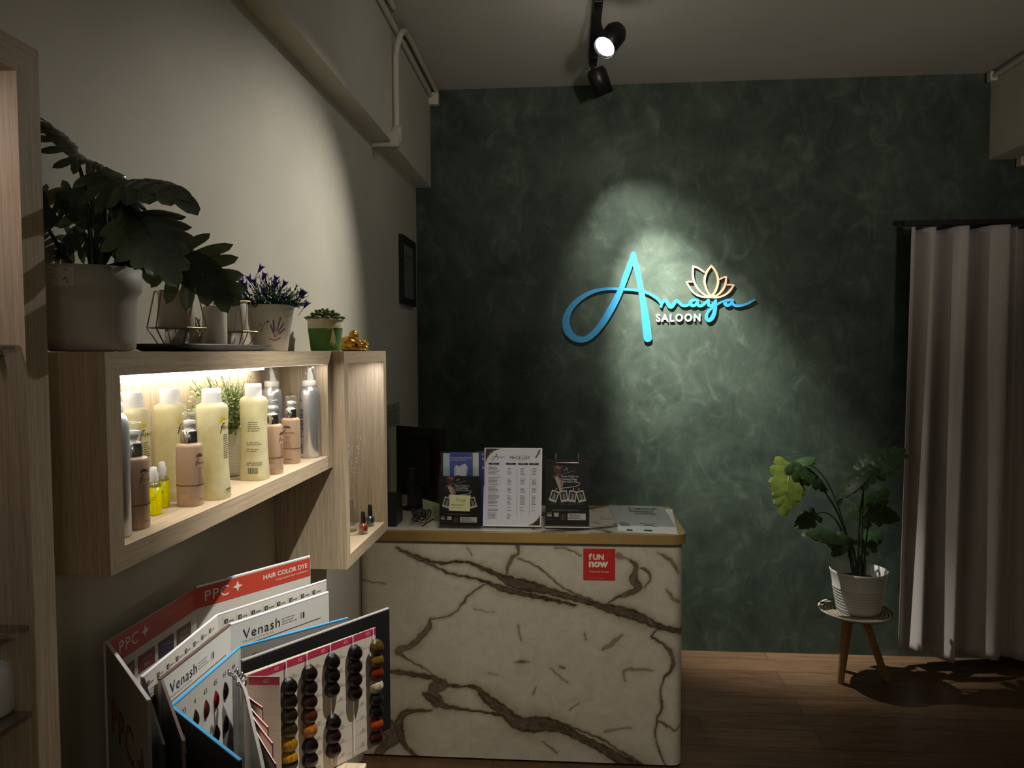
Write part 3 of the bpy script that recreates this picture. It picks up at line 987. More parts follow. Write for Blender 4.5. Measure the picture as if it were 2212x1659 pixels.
# back pocket: blue brochure, pale booklets
bb = thing('brochure', (0, 0, 0), 'blue brochure with a large white face portrait behind the black leaflet', 'brochure')
q0, q1 = P(972, 1030, y=Yh+.02), P(1021, 977, y=Yh+.02)
bb.location = (q0.x+.03, Yh+.02, z0+.003)
bx0, bx1 = q0.x, q1.x; bz0, bz1 = z0+.004, q1.z
b = MB(); b.box(bx0, bx1, Yh+.016, Yh+.018, bz0, bz1); b.build('cover', ink('4a55a0'), bb)
ik = Ink(plane_fn((bx0, Yh+.0158, bz1), (1, 0, 0), (0, 0, 1), (0, -1, 0))); W_ = bx1-bx0
ik.text('healable', .5*W_, -.016, .019, '2b3270', 'CENTER')
ik.text('"Gold and Marbling, The Divine', .02*W_, -.021, .0062, 'e8e8f0'); ik.text('power helps and heals."', .02*W_, -.029, .0062, 'e8e8f0')
ik.poly([(.2*W_, -.1), (.18*W_, -.06), (.28*W_, -.045), (.4*W_, -.05), (.55*W_, -.045), (.68*W_, -.04), (.8*W_, -.055), (.74*W_, -.08), (.72*W_, -.1)], 'c9cbe4', 3)
ik.poly([(.3*W_, -.1), (.28*W_, -.055), (.5*W_, -.055), (.68*W_, -.052), (.7*W_, -.1)], 'e6e6ee', 4)
ik.rect(.3*W_, -.085, .45*W_, -.083, '2b3060', 5)
ik.build('printed_cover', bb)
for (xa, xb, ya, ht, colr, lab, txt) in ((957, 973, .020, 979, 'a9c4cc', 'pale teal booklet at the left side of the clear holder', None), (1020, 1034, .0205, 978, 'c8ccd0', 'light grey booklet at the right side of the clear holder', None), (1028, 1046, .024, 975, '333a7c', 'narrow dark blue pamphlet showing at the right behind the clear holder', 'AN')):
    s0, s1 = P(xa, ht, y=Yh+ya), P(xb, ht, y=Yh+ya)
    bk = thing('booklet', ((s0.x+s1.x)/2, Yh+ya, z0+.003), lab, 'booklet')
    b = MB(); b.box(s0.x, s1.x, Yh+ya-.001, Yh+ya+.001, z0+.004, s0.z); b.build('pages', ink(colr), bk)
    if txt:
        ik = Ink(plane_fn((s1.x-.009, Yh+ya-.0012, s0.z), (1, 0, 0), (0, 0, 1), (0, -1, 0)))
        for i, ch in enumerate(['A', 'N', ' ', 'G']):
            ik.text(ch, 0, -.014-i*.016, .011, 'e8e8f0')
        ik.build('lettering', bk)

# A4 price list
pA, pB = P(1043, 1148, y=Yh), P(1169, 1148, y=Yh)
ztp = P(1110, 970, y=Yh+.03).z
tilt = .045
ps = thing('price_list_stand', ((pA.x+pB.x)/2, Yh, z0), 'white A4 price list standing in a clear acrylic frame on the counter', 'sign')
Wp = pB.x-pA.x; Hp = math.hypot(ztp-z0, tilt)
Vv = Vector((0.003, tilt, ztp-z0)).normalized(); Uv = Vector((1, 0, 0)); Nv = Vector((0, -1, 0)).cross(Vector((0, 0, 0))) if False else Uv.cross(Vv)
if Nv.y > 0: Nv = -Nv
O = Vector((pA.x, Yh, z0+.004))


def sheet_box(mb, O, U, V, N, w_, h, th, mi=0):
    mb.prism([O, O+U*w_, O+U*w_+V*h, O+V*h], N*th, mi)


b = MB(); sheet_box(b, O-Nv*.004-Uv*.001, Uv, Vv, Nv, Wp+.002, Hp, .0028)
b.box(pA.x-.001, pB.x+.001, Yh-.006, Yh+.09, z0+.0002, z0+.003)
b.build('acrylic_frame', MT['clear'], ps)
b = MB(); sheet_box(b, O-Nv*.0008+Vv*.002, Uv, Vv, Nv, Wp, Hp-.004, .0008); b.build('paper_sheet', MT['paper'], ps)
ik = Ink(plane_fn(O, Uv, Vv, Nv)); W, H = Wp, Hp
ik.rect(.02*W, .025*H, .98*W, .985*H, 'd2d4e0', 1)


def arc(cx, cy, r, a0, a1, n=14):
    return [(cx+r*math.cos(a0+(a1-a0)*i/n), cy+r*math.sin(a0+(a1-a0)*i/n)) for i in range(n+1)]


ik.poly([(.02*W, .985*H), (.02*W, .83*H)]+[(a, b_) for a, b_ in [(.05*W, .87*H), (.1*W, .92*H), (.16*W, .955*H), (.26*W, .985*H)]], '2a2624', 3)
ik.stroke([(.02*W, .815*H), (.06*W, .87*H), (.12*W, .925*H), (.19*W, .96*H), (.3*W, .985*H)], .012*W, 'b99a4a', 4)
ik.poly([(.98*W, .025*H), (.98*W, .14*H), (.93*W, .09*H), (.86*W, .045*H), (.80*W, .025*H)], '2a2624', 3)
ik.stroke([(.98*W, .155*H), (.93*W, .1*H), (.86*W, .055*H), (.78*W, .025*H)], .012*W, 'b99a4a', 4)
logo_word(ik, .13*W, .835*H, .085*H, '2a2b45')
ik.text('PRICE LIST', .44*W, .85*H, .052*H, '1e1e20', bold=.012, space=1.08)
ik.rect(.47*W, .898*H, .72*W, .9*H, '5a5a60', 3); ik.rect(.47*W, .835*H, .72*W, .837*H, '5a5a60', 3)
for u0, u1, s in ((.08, .26, 'SERVICES'), (.38, .55, 'MEN'), (.59, .76, 'WOMEN'), (.78, .94, 'KIDS')):
    ik.rect((u0+.012)*W, .778*H, (u1-.012)*W, .803*H, '151516', 3)
    for uu in (u0+.012, u1-.012):
        ik.poly([(a, b_) for a, b_ in arc(uu*W, .7905*H, .0125*H, 0, 2*PI, 16)], '151516', 3)
    ik.text(s, (u0+u1)/2*W, .785*H, .017*H, 'c8c8c8', 'CENTER', lift=5)
for y_, n_, s_ in ((.745, 6, 1), (.615, 6, 2), (.5, 5, 3), (.405, 8, 4), (.26, 1, 5), (.22, 2, 6), (.17, 5, 7)):
    ik.lines(.08*W, y_*H, .2*W, n_, .0175*H, .0065*H, '2a2a2c', s_, 3)
    m_ = max(1, n_-1)
    for c_, ww in ((.41, .08), (.63, .09), (.83, .08)):
        if y_ < .2 and c_ > .5: continue
        ik.lines(c_*W, (y_-.0175)*H, ww*W, m_, .0175*H, .0065*H, '3a3a3c', s_*7+int(c_*10), 3)
for c_ in (.57, .79):
    ik.rect(c_*W, .14*H, (c_+.005)*W, .74*H, '8a8388', 3)
rr = random.Random(3)
for i in range(9):
    x, y = rr.uniform(.1, .9)*W, rr.uniform(.1, .9)*H
    ik.stroke([(x, y), (x+rr.uniform(-.05, .05)*W, y+.03*H), (x+rr.uniform(-.1, .1)*W, y+.07*H), (x+rr.uniform(-.1, .1)*W, y+.11*H)], .006*W, 'aaaab2', 2)
for i in range(8):
    x, y = (.88+rr.uniform(-.03, .06))*W, (.87+.012*i)*H
    ik.stroke([(x, y), (x+.02*W, y+.008*H), (x+.03*W, y+.02*H)], .012*W, '232325', 4)
ik.build('printed_prices', ps)

# flip stand with rings
pa_, pb_ = P(1178, 1146, y=Yh+.0), P(1273, 1146, y=Yh+.0)
zc1 = P(1225, 993, y=Yh+.03).z
fs_ = thing('flip_display_stand', ((pa_.x+pb_.x)/2, Yh+.01, z0), 'black flip display with chrome rings right of the price list', 'display stand')
W = pb_.x-pa_.x; tl = .035; V2 = Vector((0, tl, zc1-z0)).normalized(); N2 = Vector((1, 0, 0)).cross(V2); N2 = -N2 if N2.y > 0 else N2
H = math.hypot(zc1-z0, tl); O2 = Vector((pa_.x, Yh, z0+.012))
b = MB(); b.box(pa_.x, pb_.x, Yh-.006, Yh+.09, z0+.0005, z0+.006); b.box(pa_.x, pb_.x, Yh-.006, Yh-.001, z0+.006, z0+.014)
b.build('base', MT['black'], fs_, .001)
b = MB(); b.box(pa_.x, pb_.x, Yh-.0068, Yh-.006, z0+.006, z0+.010); b.build('base_edge', MT['white'], fs_)
b = MB(); sheet_box(b, O2-N2*.006, Vector((1, 0, 0)), V2, N2, W, H-.012, .003); b.build('back_panel', MT['black'], fs_)
b = MB(); sheet_box(b, O2-N2*.002, Vector((1, 0, 0)), V2, N2, W, H-.03, .0012); b.build('leaflet_sheet', MT['blackcard'], fs_)
ik = Ink(plane_fn(O2+Vector((.002, 0, 0))-N2*.0006, (1, 0, 0), V2, N2)); poster(ik, W-.004, H-.032); ik.build('printed_poster', fs_)
b = MB(); sheet_box(b, O2+N2*.002, Vector((1, 0, 0)), V2, N2, W, H-.018, .001); b.build('clear_sleeve', MT['clear'], fs_)
b = MB()
for px in (1201, 1250):
    q = P(px, 1000, y=Yh+.03)
    b.tube(smooth2([(q.x, Yh+.022, zc1-.012), (q.x, Yh+.018, zc1+.012), (q.x, Yh+.03, zc1+.024), (q.x, Yh+.045, zc1+.012), (q.x, Yh+.045, zc1-.012)]), .0016, 8)
qa, qb = P(1201, 1000, y=Yh+.03), P(1250, 1000, y=Yh+.03)
b.tube([(qa.x, Yh+.022, zc1-.01), (qb.x, Yh+.022, zc1-.01)], .0014, 8)
b.build('chrome_rings', MT['chrome'], fs_)


# papers on counter
def flatsheet(name, corners, z, th, label, catg, m):
    c = [P(a, b_, z=z) for a, b_ in corners]
    cc = sum(c, Vector())/4
    t = thing(name, (cc.x, cc.y, z), label, catg)
    b = MB(); b.prism([Vector((v.x, v.y, z)) for v in c], (0, 0, th)); b.build('sheet', m, t)
    o = c[0]; U = (c[1]-c[0]); V = (c[3]-c[0])
    fn = lambda u, v, l: o+U*u+V*v+Vector((0, 0, th+l))
    return t, fn


t, fn = flatsheet('paper_notice', [(1335, 1147), (1464, 1155), (1452, 1100), (1330, 1098)], ztop+.0004, .0006, 'large white printed card lying under the laminated sheet on the counter', 'paper', MT['paper'])
ik = Ink(fn)
for u, v, a, c_ in ((.2, .55, .06, .12), (.86, .45, .05, .1), (.45, .05, .14, .06), (.15, .02, .1, .06), (.62, .25, .08, .08)):
    ik.rect(u, v, u+a, v+c_, '23201f', 3)
ik.build('printed_marks', t)
t, fn = flatsheet('laminated_sheet', [(1334, 1134), (1460, 1138), (1432, 1095), (1315, 1091)], ztop+.0018, .001, 'laminated white sheet with a small heading lying at the counter right end', 'paper', ink('b9bcbd', .15))
ik = Ink(fn)
ik.text('Customer', .34, .78, .16, '2a2628', sx=.8, bold=.02); ik.text('Registration', .34, .64, .15, '2a2628', sx=.62, bold=.02); ik.text('and Payment', .42, .53, .12, '2a2628', sx=.62, bold=.02)
ik.lines(.07, .93, .2, 1, .1, .02, '6a6668', 2); ik.lines(.82, .9, .12, 3, .05, .02, '6a6668', 3); ik.lines(.05, .1, .17, 3, .06, .03, '5a5658', 4)
ik.lines(.4, .08, .3, 1, .1, .02, '7a5a5c', 6); ik.rect(.46, .005, .63, .03, '23201f', 3)
ik.build('printed_heading', t)

# monitor
mt = thing('computer_monitor', (P(880, 1140, z=ztop).x, 2.86, ztop), 'black computer monitor seen from behind at the left end of the counter', 'monitor')
m1 = P(941, 931, y=2.78); m0 = P(810, 915, y=2.98)
zmb = P(947, 1088, y=2.78).z
dv = (m1-m0); dv.z = 0; du = dv.normalized(); dn = Vector((du.y, -du.x, 0))
A0 = Vector((max(m0.x, WL+.03), m0.y, zmb))
b = MB(); Lm = (Vector((m1.x, m1.y, zmb))-A0).length
sheet_box(b, A0, du, Vector((0, 0, 1)), -dn, Lm, m1.z-zmb, .012)
b.build('screen_panel', MT['black'], mt, .002)
b = MB(); mid = A0+du*Lm*.42+dn*.012
sheet_box(b, A0+du*Lm*.15+Vector((0, 0, .05)), du, Vector((0, 0, 1)), dn, Lm*.6, .18, .025); b.build('back_housing', MT['black'], mt, .006)
b = MB(); b.box(mid.x-.028, mid.x+.028, mid.y-.02, mid.y+.02, ztop+.01, zmb+.12, rot=.4); b.build('stand_neck', MT['black'], mt, .003)
b = MB(); b.lathe([(0, 0), (.06, 0), (.06, .006), (.03, .012), (0, .012)], (mid.x, mid.y, ztop+.0005), a=1, b=.7); b.build('stand_foot', MT['black'], mt)
# small black till box in front
q0, q1 = P(838, 1138, z=ztop), P(905, 1122, z=ztop)
b = MB(); b.prism([(WL+.01, q0.y, ztop+.0005), (q0.x+.03, q0.y, ztop+.0005), (q0.x+.03, q0.y+.11, ztop+.0005), (WL+.01, q0.y+.11, ztop+.0005)], (0, 0, .105))
tag(b.build('card_terminal_box', MT['black'], None, .004), 'black box in the shadow below the monitor, beside the tall shelf', 'box')
# cable tangle
b = MB(); rr = random.Random(12)
for k in range(5):
    c = P(902+rr.uniform(-6, 18), 1127+rr.uniform(-4, 5), z=ztop+.01)
    pts = []
    for i in range(9):
        a = i*.9+k; r0 = .015+.005*rr.random()
        pts.append((c.x+math.cos(a)*r0*1.3, c.y+math.sin(a)*r0, ztop+.006+.045*abs(math.sin(i*.7+k))))
    b.tube(smooth2(pts, 5), .0025, 8)
b.tube(smooth2([P(912, 1136, z=ztop+.003), P(935, 1122, z=ztop+.003), P(950, 1118, z=ztop+.003), P(965, 1121, z=ztop+.003)]), .0022, 8)
tag(b.build('cable_bundle', MT['black']), 'tangle of black cables on the counter between monitor and brochure holder', 'cables')
b = MB(); c = [P(912, 1078, y=2.77), P(960, 1092, y=2.74), P(956, 1112, y=2.70), P(914, 1104, y=2.74)]
c = [Vector((v.x, v.y, max(v.z, ztop+.02))) for v in c]
c += [Vector((v.x, v.y, v.z)) for v in ()]
b.prism(c, (0, .001, .001))
b.prism([P(914, 1100, y=2.74), P(956, 1110, y=2.70), Vector((P(956, 1110, y=2.70).x, 2.69, ztop+.001)), Vector((P(914, 1100, y=2.74).x, 2.73, ztop+.001))], (0, .001, .001))
tag(b.build('folded_paper', ink('8f9270')), 'folded greenish paper leaning behind the black cables', 'paper')

# certificate on left wall, wall notice
g0, g1 = P(867, 655, x=WL+.01), P(896, 657, x=WL+.01)
zt0 = P(867, 506, x=WL+.01).z; zb0 = g0.z
fr = thing('picture_frame', (WL+.01, (g0.y+g1.y)/2, zb0), 'narrow-looking black framed certificate on the wall next to the green wall', 'picture')
b = MB(); t_ = .028; x0_, x1_ = WL+.001, WL+.018
for args in ((x0_, x1_, g0.y, g1.y, zb0, zb0+t_), (x0_, x1_, g0.y, g1.y, zt0-t_, zt0), (x0_, x1_, g0.y, g0.y+t_, zb0+t_, zt0-t_), (x0_, x1_, g1.y-t_, g1.y, zb0+t_, zt0-t_)):
    b.box(*args)
b.build('frame', MT['black'], fr)
b = MB(); b.box(x0_, WL+.008, g0.y+t_, g1.y-t_, zb0+t_, zt0-t_); b.build('certificate', ink('77776f', .15), fr)
ik = Ink(plane_fn((WL+.0083, g0.y+t_, zb0+t_), (0, 1, 0), (0, 0, 1), (1, 0, 0))); w_ = g1.y-g0.y-2*t_; h_ = zt0-zb0-2*t_
ik.rect(.0, .78*h_, w_, .79*h_, '222222', 2); ik.lines(.15*w_, .68*h_, .6*w_, 5, .04*h_, .01*h_, '55554f', 4); ik.build('printed_text', fr)
n0, n1 = P(836, 940, x=WL+.002), P(864, 935, x=WL+.002); zn0, zn1 = P(864, 915, x=WL+.002).z, P(864, 868, x=WL+.002).z
b = MB(); b.box(WL+.0005, WL+.0015, n0.y, n1.y, zn0, zn1)
nn = thing('wall_notice', (WL, (n0.y+n1.y)/2, zn0), 'small grey printed notice on the left wall behind the monitor', 'notice'); b.build('sheet', ink('9b998f'), nn)
ik = Ink(plane_fn((WL+.0016, n0.y, zn0), (0, 1, 0), (0, 0, 1), (1, 0, 0))); w_ = n1.y-n0.y; h_ = zn1-zn0
ik.text('NOTICE', .45*w_, .82*h_, .1*h_, '3a3a38', bold=.02); ik.lines(.1*w_, .66*h_, .8*w_, 5, .13*h_, .035*h_, '4a4a46', 9); ik.build('printed_text', nn)


# ================================================================== WALL BOXES
def open_box(name, label, cat, y0, y1, z0, z1, x1, t=.031, led=None, ledmat=None):
    x0 = WL+.001
    r = thing(name, ((x0+x1)/2, (y0+y1)/2, z0), label, cat)
    def pr(pts, m, nm):
        b = MB(); b.prism([(x0, y, z) for y, z in pts], (x1-x0, 0, 0)); return b.build(nm, m, r, .0008)
    pr([(y0, z1), (y1, z1), (y1-t, z1-t), (y0+t, z1-t)], MT['oaky'], 'top_board')
    pr([(y0, z0), (y0+t, z0+t), (y1-t, z0+t), (y1, z0)], MT['oaky'], 'bottom_board')
    pr([(y0, z0), (y0, z1), (y0+t, z1-t), (y0+t, z0+t)], MT['oakz'], 'side_board')
    pr([(y1, z0), (y1-t, z0+t), (y1-t, z1-t), (y1, z1)], MT['oakz'], 'side_board')
    b = MB(); b.box(x0, x0+.006, y0+t, y1-t, z0+t, z1-t); b.build('back_board', MT['oakz'], r)
    if led:
        b = MB(); b.box(*led); b.build('light_strip', ledmat or MT['led'], r)
    return r


YB = 1.790
S1Z0, S1Z1 = 1.164, 1.4505
X1, X2 = -.583, -.552
open_box('wall_display_box', 'long open oak display box with lit hair products on the left wall', 'display shelf', .8925, YB-.001, S1Z0, S1Z1, X1, led=(-.706, -.694, .94, P(565, 790, x=-.70).y, S1Z1-.042, S1Z1-.0315))
b = MB(); b.box(-.600, -.588, .94, 1.745, S1Z1-.0313, S1Z1-.0311); b.build('light_strip', MT['fillstrip'], bpy.data.objects['wall_display_box'])  # added strip, hidden under the lip, brightens the box and bottle fronts
open_box('wall_display_box', 'tall narrow oak display box with two nail polishes inside', 'display shelf', YB, P(835, 900, x=X2).y, .905, S1Z1, X2, led=(-.578, -.566, YB+.04, YB+.36, S1Z1-.0313, S1Z1-.0311), ledmat=MT['led2'])

# tall cabinet at the left edge
Yt1 = P(103, 757, x=X1).y; zt1 = P(88, 112, x=X1).z
cab = thing('display_cabinet', ((WL+X1)/2, .5, .25), 'tall oak display cabinet cut off by the left edge, with a glass shelf', 'cabinet')
x0 = WL+.001; t = .034; y0c = .12; z0c = .3
for pts, m, nm in (([(y0c, zt1), (Yt1, zt1), (Yt1-t, zt1-t), (y0c+t, zt1-t)], 'oaky', 'top_board'), ([(y0c, z0c), (y0c+t, z0c+t), (Yt1-t, z0c+t), (Yt1, z0c)], 'oaky', 'bottom_board'),
                   ([(Yt1, z0c), (Yt1-t, z0c+t), (Yt1-t, zt1-t), (Yt1, zt1)], 'oakz', 'side_board'), ([(y0c, z0c), (y0c, zt1), (y0c+t, zt1-t), (y0c+t, z0c+t)], 'oakz', 'side_board')):
    b = MB(); b.prism([(x0, y, z) for y, z in pts], (X1-x0, 0, 0)); b.build(nm, MT[m], cab, .001)
b = MB(); b.box(x0, x0+.006, y0c+t, Yt1-t, z0c+t, zt1-t); b.build('back_board', MT['oakz'], cab)
zsh = P(30, 1368, x=-.60).z
for z_ in (zsh, P(10, 765, x=-.62).z+.004):
    b = MB(); b.box(x0+.006, X1-.006, y0c+t, Yt1-t-.001, z_, z_+.006); b.build('glass_shelf', MT['glass'], cab)
    b = MB(); b.tube([(-.612, Yt1-t, z_-.003), (-.612, Yt1-t-.012, z_-.003)], .0035, 10); b.ball((-.612, Yt1-t-.012, z_-.003), .0042); b.build('shelf_pin', MT['chrome'], cab)
b = MB(); b.box(-.68, -.66, y0c+.3, Yt1-t-.10, zt1-t-.006, zt1-t-.0005); b.build('light_strip', MT['led3'], cab)
cj = P(4, 1520, x=-.625)
jar = thing('glass_jar', (-.632, cj.y-.012, zsh-.25), 'clear glass jar in the left cabinet, cut off by the photo edge', 'jar')
zj0 = P(10, 1528, x=-.625).z; zj1 = P(10, 1420, x=-.625).z
jar.location.z = zj0
b = MB(); rj = .026
b.lathe([(0, 0), (rj*.9, 0), (rj, .004), (rj, zj1-zj0-.012), (rj*.85, zj1-zj0-.003), (rj*.6, zj1-zj0), (0, zj1-zj0+.001)], jar.location); b.build('jar_body', MT['frost'], jar)
b = MB(); b.lathe([(0, .004), (rj*.82, .004), (rj*.82, .02), (0, .02)], jar.location); b.build('contents', MT['wax'], jar)
b = MB(); b.box(x0+.006, X1-.006, y0c+t, Yt1-t-.001, zj0-.0065, zj0-.0005); b.build('glass_shelf', MT['glass'], cab)

# ================================================================== BOTTLES
SZ = S1Z0+.0311


def rrect(theta, a, b_, n):
    c, s = math.cos(theta), math.sin(theta)
    return a*math.copysign(abs(c)**(2/n), c), b_*math.copysign(abs(s)**(2/n), s)


def on_body(root, a, b_, n, prof, rot, th0):
    """surface map for printing on a turned body; u runs around, v is height"""
    hs = [p[1] for p in prof]; rs = [p[0] for p in prof]
    def fn(u, v, l):
        th = th0+u/(a*rs[len(rs)//2])
        r = float(np.interp(v, hs, rs))
        x, y = rrect(th, a*r, b_*r, n)
        d = math.hypot(x, y) or 1
        k = (d+l*1.6)/d
        q = Matrix.Rotation(rot, 3, 'Z') @ Vector((x*k, y*k, 0))
        return Vector(root.location)+Vector((q.x, q.y, v))
    return fn


def turned(root, name, prof, m, a=1, b_=1, n=2, rot=0, seg=40, parent=None):
    b = MB(); b.lathe(prof, (0, 0, 0), seg, a=a, b=b_, n=n)
    q = Matrix.Rotation(rot, 3, 'Z'); L = Vector(root.location)
    b.v = [tuple(q @ Vector(v)+L) for v in b.v]
    return b.build(name, m, parent or root)


def foot(px, py, r):     # centre of a bottle whose near bottom edge shows at a pixel
    p = P(px, py, z=SZ); l = math.hypot(p.x, p.y); return p.x*(1+r/l), p.y*(1+r/l)


def mousse(x, y, label, th0, boxed=False):
    t = thing('mousse_can', (x, y, SZ), label, 'spray can', 'silver mousse cans in the long box')
    r = .0235
    prof = [(r*.93, 0), (r, .002), (r, .150), (r*.97, .158), (r*.85, .166), (r*.66, .171), (r*.62, .174)]
    turned(t, 'can_body', prof, MT['alu'])
    turned(t, 'collar', [(r*.7, .172), (r*.72, .174), (r*.72, .184), (r*.66, .186)], MT['white'])
    turned(t, 'clear_cap', [(r*.70, .184), (r*.68, .200), (r*.66, .219), (r*.60, .221), (0, .221)], MT['cap'])
    b = MB(); L = Vector(t.location); b.prism([L+Vector((-.003, -.003, .186)), L+Vector((.012, -.003, .186)), L+Vector((.004, -.003, .215)), L+Vector((-.001, -.003, .217))], (0, .006, 0)); b.build('nozzle', MT['white'], t)
    ik = Ink(on_body(t, 1, 1, 2, prof, 0, th0))
    def vtext(s, u, v, size, c, **k):
        ik.text(s, u, v, size, c, rot=PI/2, **k)
    vtext('V-Series', 0, .045, .022, '2c2c30', bold=.005)
    vtext('+', .001, .133, .02, '2c2c30')
    for i in range(3):
        ik.rect(-.012+i*.004, .01, -.0105+i*.004, .034, '3a3a3e', 3)
    if boxed:
        ik.lines(-.03, .12, .012, 14, .006, .0018, '404046', 4, 3)
        ik.rect(-.012, .008, .012, .009, '8a8a90', 3); ik.rect(-.012, .020, .012, .021, '8a8a90', 3)
    ik.build('lettering', t)
    return t


mousse(*foot(245, 1167, .0235), 'silver mousse can at the near left end of the lit box, cut by the frame', -.62)
mousse(-.698, P(588, 900, x=-.698).y, 'silver mousse can standing behind the last yellow bottle, by the light', -.5)
mousse(*foot(670, 990, .0235), 'silver mousse can at the far right end of the lit box', -1.9, True)


def pump(px, py, x, label, th0, h=1.0):
    x, y = foot(px, py, .0215)
    t = thing('serum_bottle', (x, y, SZ), label, 'pump bottle', 'tan pump bottles in the long box')
    a = .0200
    prof = [(.96*a, 0), (a, .002), (a*1.0, .0975*h), (a*.97, .1015*h), (a*.85, .1035*h), (a*.6, .104*h)]
    z1 = .104*h
    turned(t, 'bottle_body', prof, MT['pink'], 1, .92, 2.6)
    turned(t, 'band', [(a*.67, z1-.0005), (a*.69, z1+.001), (a*.69, z1+.0185), (a*.64, z1+.020)], MT['chrome'])
    turned(t, 'clear_cap', [(a*.68, z1+.0195), (a*.67, z1+.030), (a*.65, z1+.047), (a*.58, z1+.0505), (0, z1+.051)], MT['cap'])
    b = MB(); L = Vector(t.location)
    b.lathe([(a*.55, z1+.0195), (a*.52, z1+.021), (a*.36, z1+.022), (a*.34, z1+.028), (a*.42, z1+.0285), (a*.40, z1+.038), (0, z1+.039)], L, 28)
    b.box(L.x-.002, L.x+.012, L.y-.0035, L.y+.0035, z1+.0325+L.z, z1+.0375+L.z)
    b.build('pump_head', MT['white'], t)
    ik = Ink(on_body(t, 1, .92, 2.6, prof, 0, th0))
    br = '5b3a2c'
    ik.poly([(u*.007+.004, .082+v*.006) for u, v in [(-1, 0), (-.85, .45), (-.5, .8), (0, 1), (.5, .8), (.85, .45), (1, 0), (.5, .1), (0, .02), (-.5, .1)]], br, 2)
    ik.text('f', -.006, .067, .017, br, shear=.4); ik.text('lavios', .0005, .0695, .008, br, shear=.3)
    ik.lines(.001, .063, .011, 10, .0028, .0011, '8f6f5c', 5, 2)
    for i in range(40):
        u0 = -PI*a+2*PI*a*i/40; ik.rect(u0, .0345, u0+2*PI*a/40+.0001, .0360, '6d4634', 2)
    ik.rect(-.028, .0125, -.016, .0215, 'ccb7a6', 2); ik.rect(-.0275, .013, -.0165, .021, 'b4947e', 3)
    ik.text('120ml', .002, .010, .0038, br, bold=.02)
    ik.build('lettering', t)
    return t


pump(291, 1147, -.612, 'tan pump bottle nearest the left end of the lit box', -.45)
pump(412, 1096, -.615, 'tan pump bottle in front of the yellow bottles, left of centre', -.45)
pump(590, 1026, -.632, 'tan pump bottle half hidden behind the last yellow bottle', -.30)
pump(630, 1003, -.625, 'tan pump bottle between the two right silver cans', -1.9)


def shampoo(px, py, x, label, th0, cap_h=.03, backside=False):
    x, y = foot(px, py, .0245)
    t = thing('shampoo_bottle', (x, y, SZ), label, 'bottle', 'tall pale yellow bottles in the long box')
    a = .0262
    prof = [(.97*a, 0), (1.03*a, .003), (1.0*a, .02), (.93*a, .055), (.905*a, .085), (.92*a, .12), (.955*a, .150), (.955*a, .157), (.88*a, .163), (.64*a, .167)]
    turned(t, 'bottle_body', prof, MT['shampoo'], 1, .9, 3)
    cp = [(.60*a, .166)]
    for i in range(6):
        z = .168+i*.0032; cp += [(.63*a, z), (.605*a, z+.0016)]
    cp += [(.61*a, .189), (.58*a, .1915), (0, .192)]
    turned(t, 'screw_cap', cp, MT['frost'])
    ik = Ink(on_body(t, 1, .9, 3, prof, 0, th0)); bk = '2b2b26'
    if not backside:
        ik.poly([(u*.008+.002, .137+v*.006) for u, v in [(-1, -.1), (-.85, .45), (-.4, .9), (.2, 1), (.7, .7), (1, 0), (.5, -.4), (-.4, -.5)]], 'd9c520', 2)
        ik.text('f', -.008, .115, .026, bk, shear=.4); ik.text('lavios', .001, .1215, .0115, bk, shear=.3)
        ik.lines(.003, .111, .012, 12, .0036, .0014, '4a4a40', 3, 2)
        ik.text('volume', .004, .0155, .005, bk, bold=.03); ik.text('Shampoo', .006, .0115, .0035, bk)
    else:
        ik.lines(-.004, .115, .022, 5, .0042, .0014, '4a4a40', 3, 2); ik.lines(-.006, .075, .028, 2, .004, .0013, '4a4a40', 4, 2)
        ik.lines(-.006, .062, .022, 2, .004, .0013, '4a4a40', 5, 2); ik.lines(-.006, .035, .028, 2, .004, .0013, '4a4a40', 6, 2)
        for i in range(12):
            ik.rect(-.004+i*.0011, .014, -.0034+i*.0011, .026, '3a3a34', 2)
    ik.build('lettering', t)
    return t


shampoo(291, 1112, -.672, 'pale yellow bottle farthest left in the lit box', -.45)
shampoo(372, 1084, -.672, 'pale yellow bottle second from the left in the lit box', -.4)
shampoo(462, 1081, -.645, 'pale yellow bottle in front of the leafy plant', -.38)
shampoo(551, 1039, -.640, 'pale yellow bottle right of the leafy plant, its barcode side showing', -1.45, backside=True)


def oil(px, py, x, label):
    x, y = foot(px, py, .009)
    t = thing('oil_bottle', (x, y, SZ), label, 'small bottle', 'small bright yellow oil bottles')
    a = .0092
    pf = [(a, .001), (a, .048), (a*.8, .0505), (a*.5, .052)]
    turned(t, 'liquid', [(a, .001), (a, .044), (0, .0441)], MT['oil'], 1, 1, 4)
    turned(t, 'glass_neck', [(a, .0442), (a, .048), (a*.8, .0505), (a*.5, .052)], MT['glass'], 1, 1, 4)
    turned(t, 'cap', [(a*.72, .052), (a*.75, .054), (a*.75, .064), (a*.62, .067), (a*.5, .075), (0, .076)], MT['frost'])
    ik = Ink(on_body(t, 1, 1, 4, pf, 0, -1.2)); ik.lines(-.004, .028, .008, 2, .003, .0012, '5a5410', 3, 3); ik.build('lettering', t)


oil(334, 1114, -.622, 'small bright yellow oil bottle, the nearer of the pair')
oil(352, 1098, -.632, 'small bright yellow oil bottle, the one standing behind its pair')

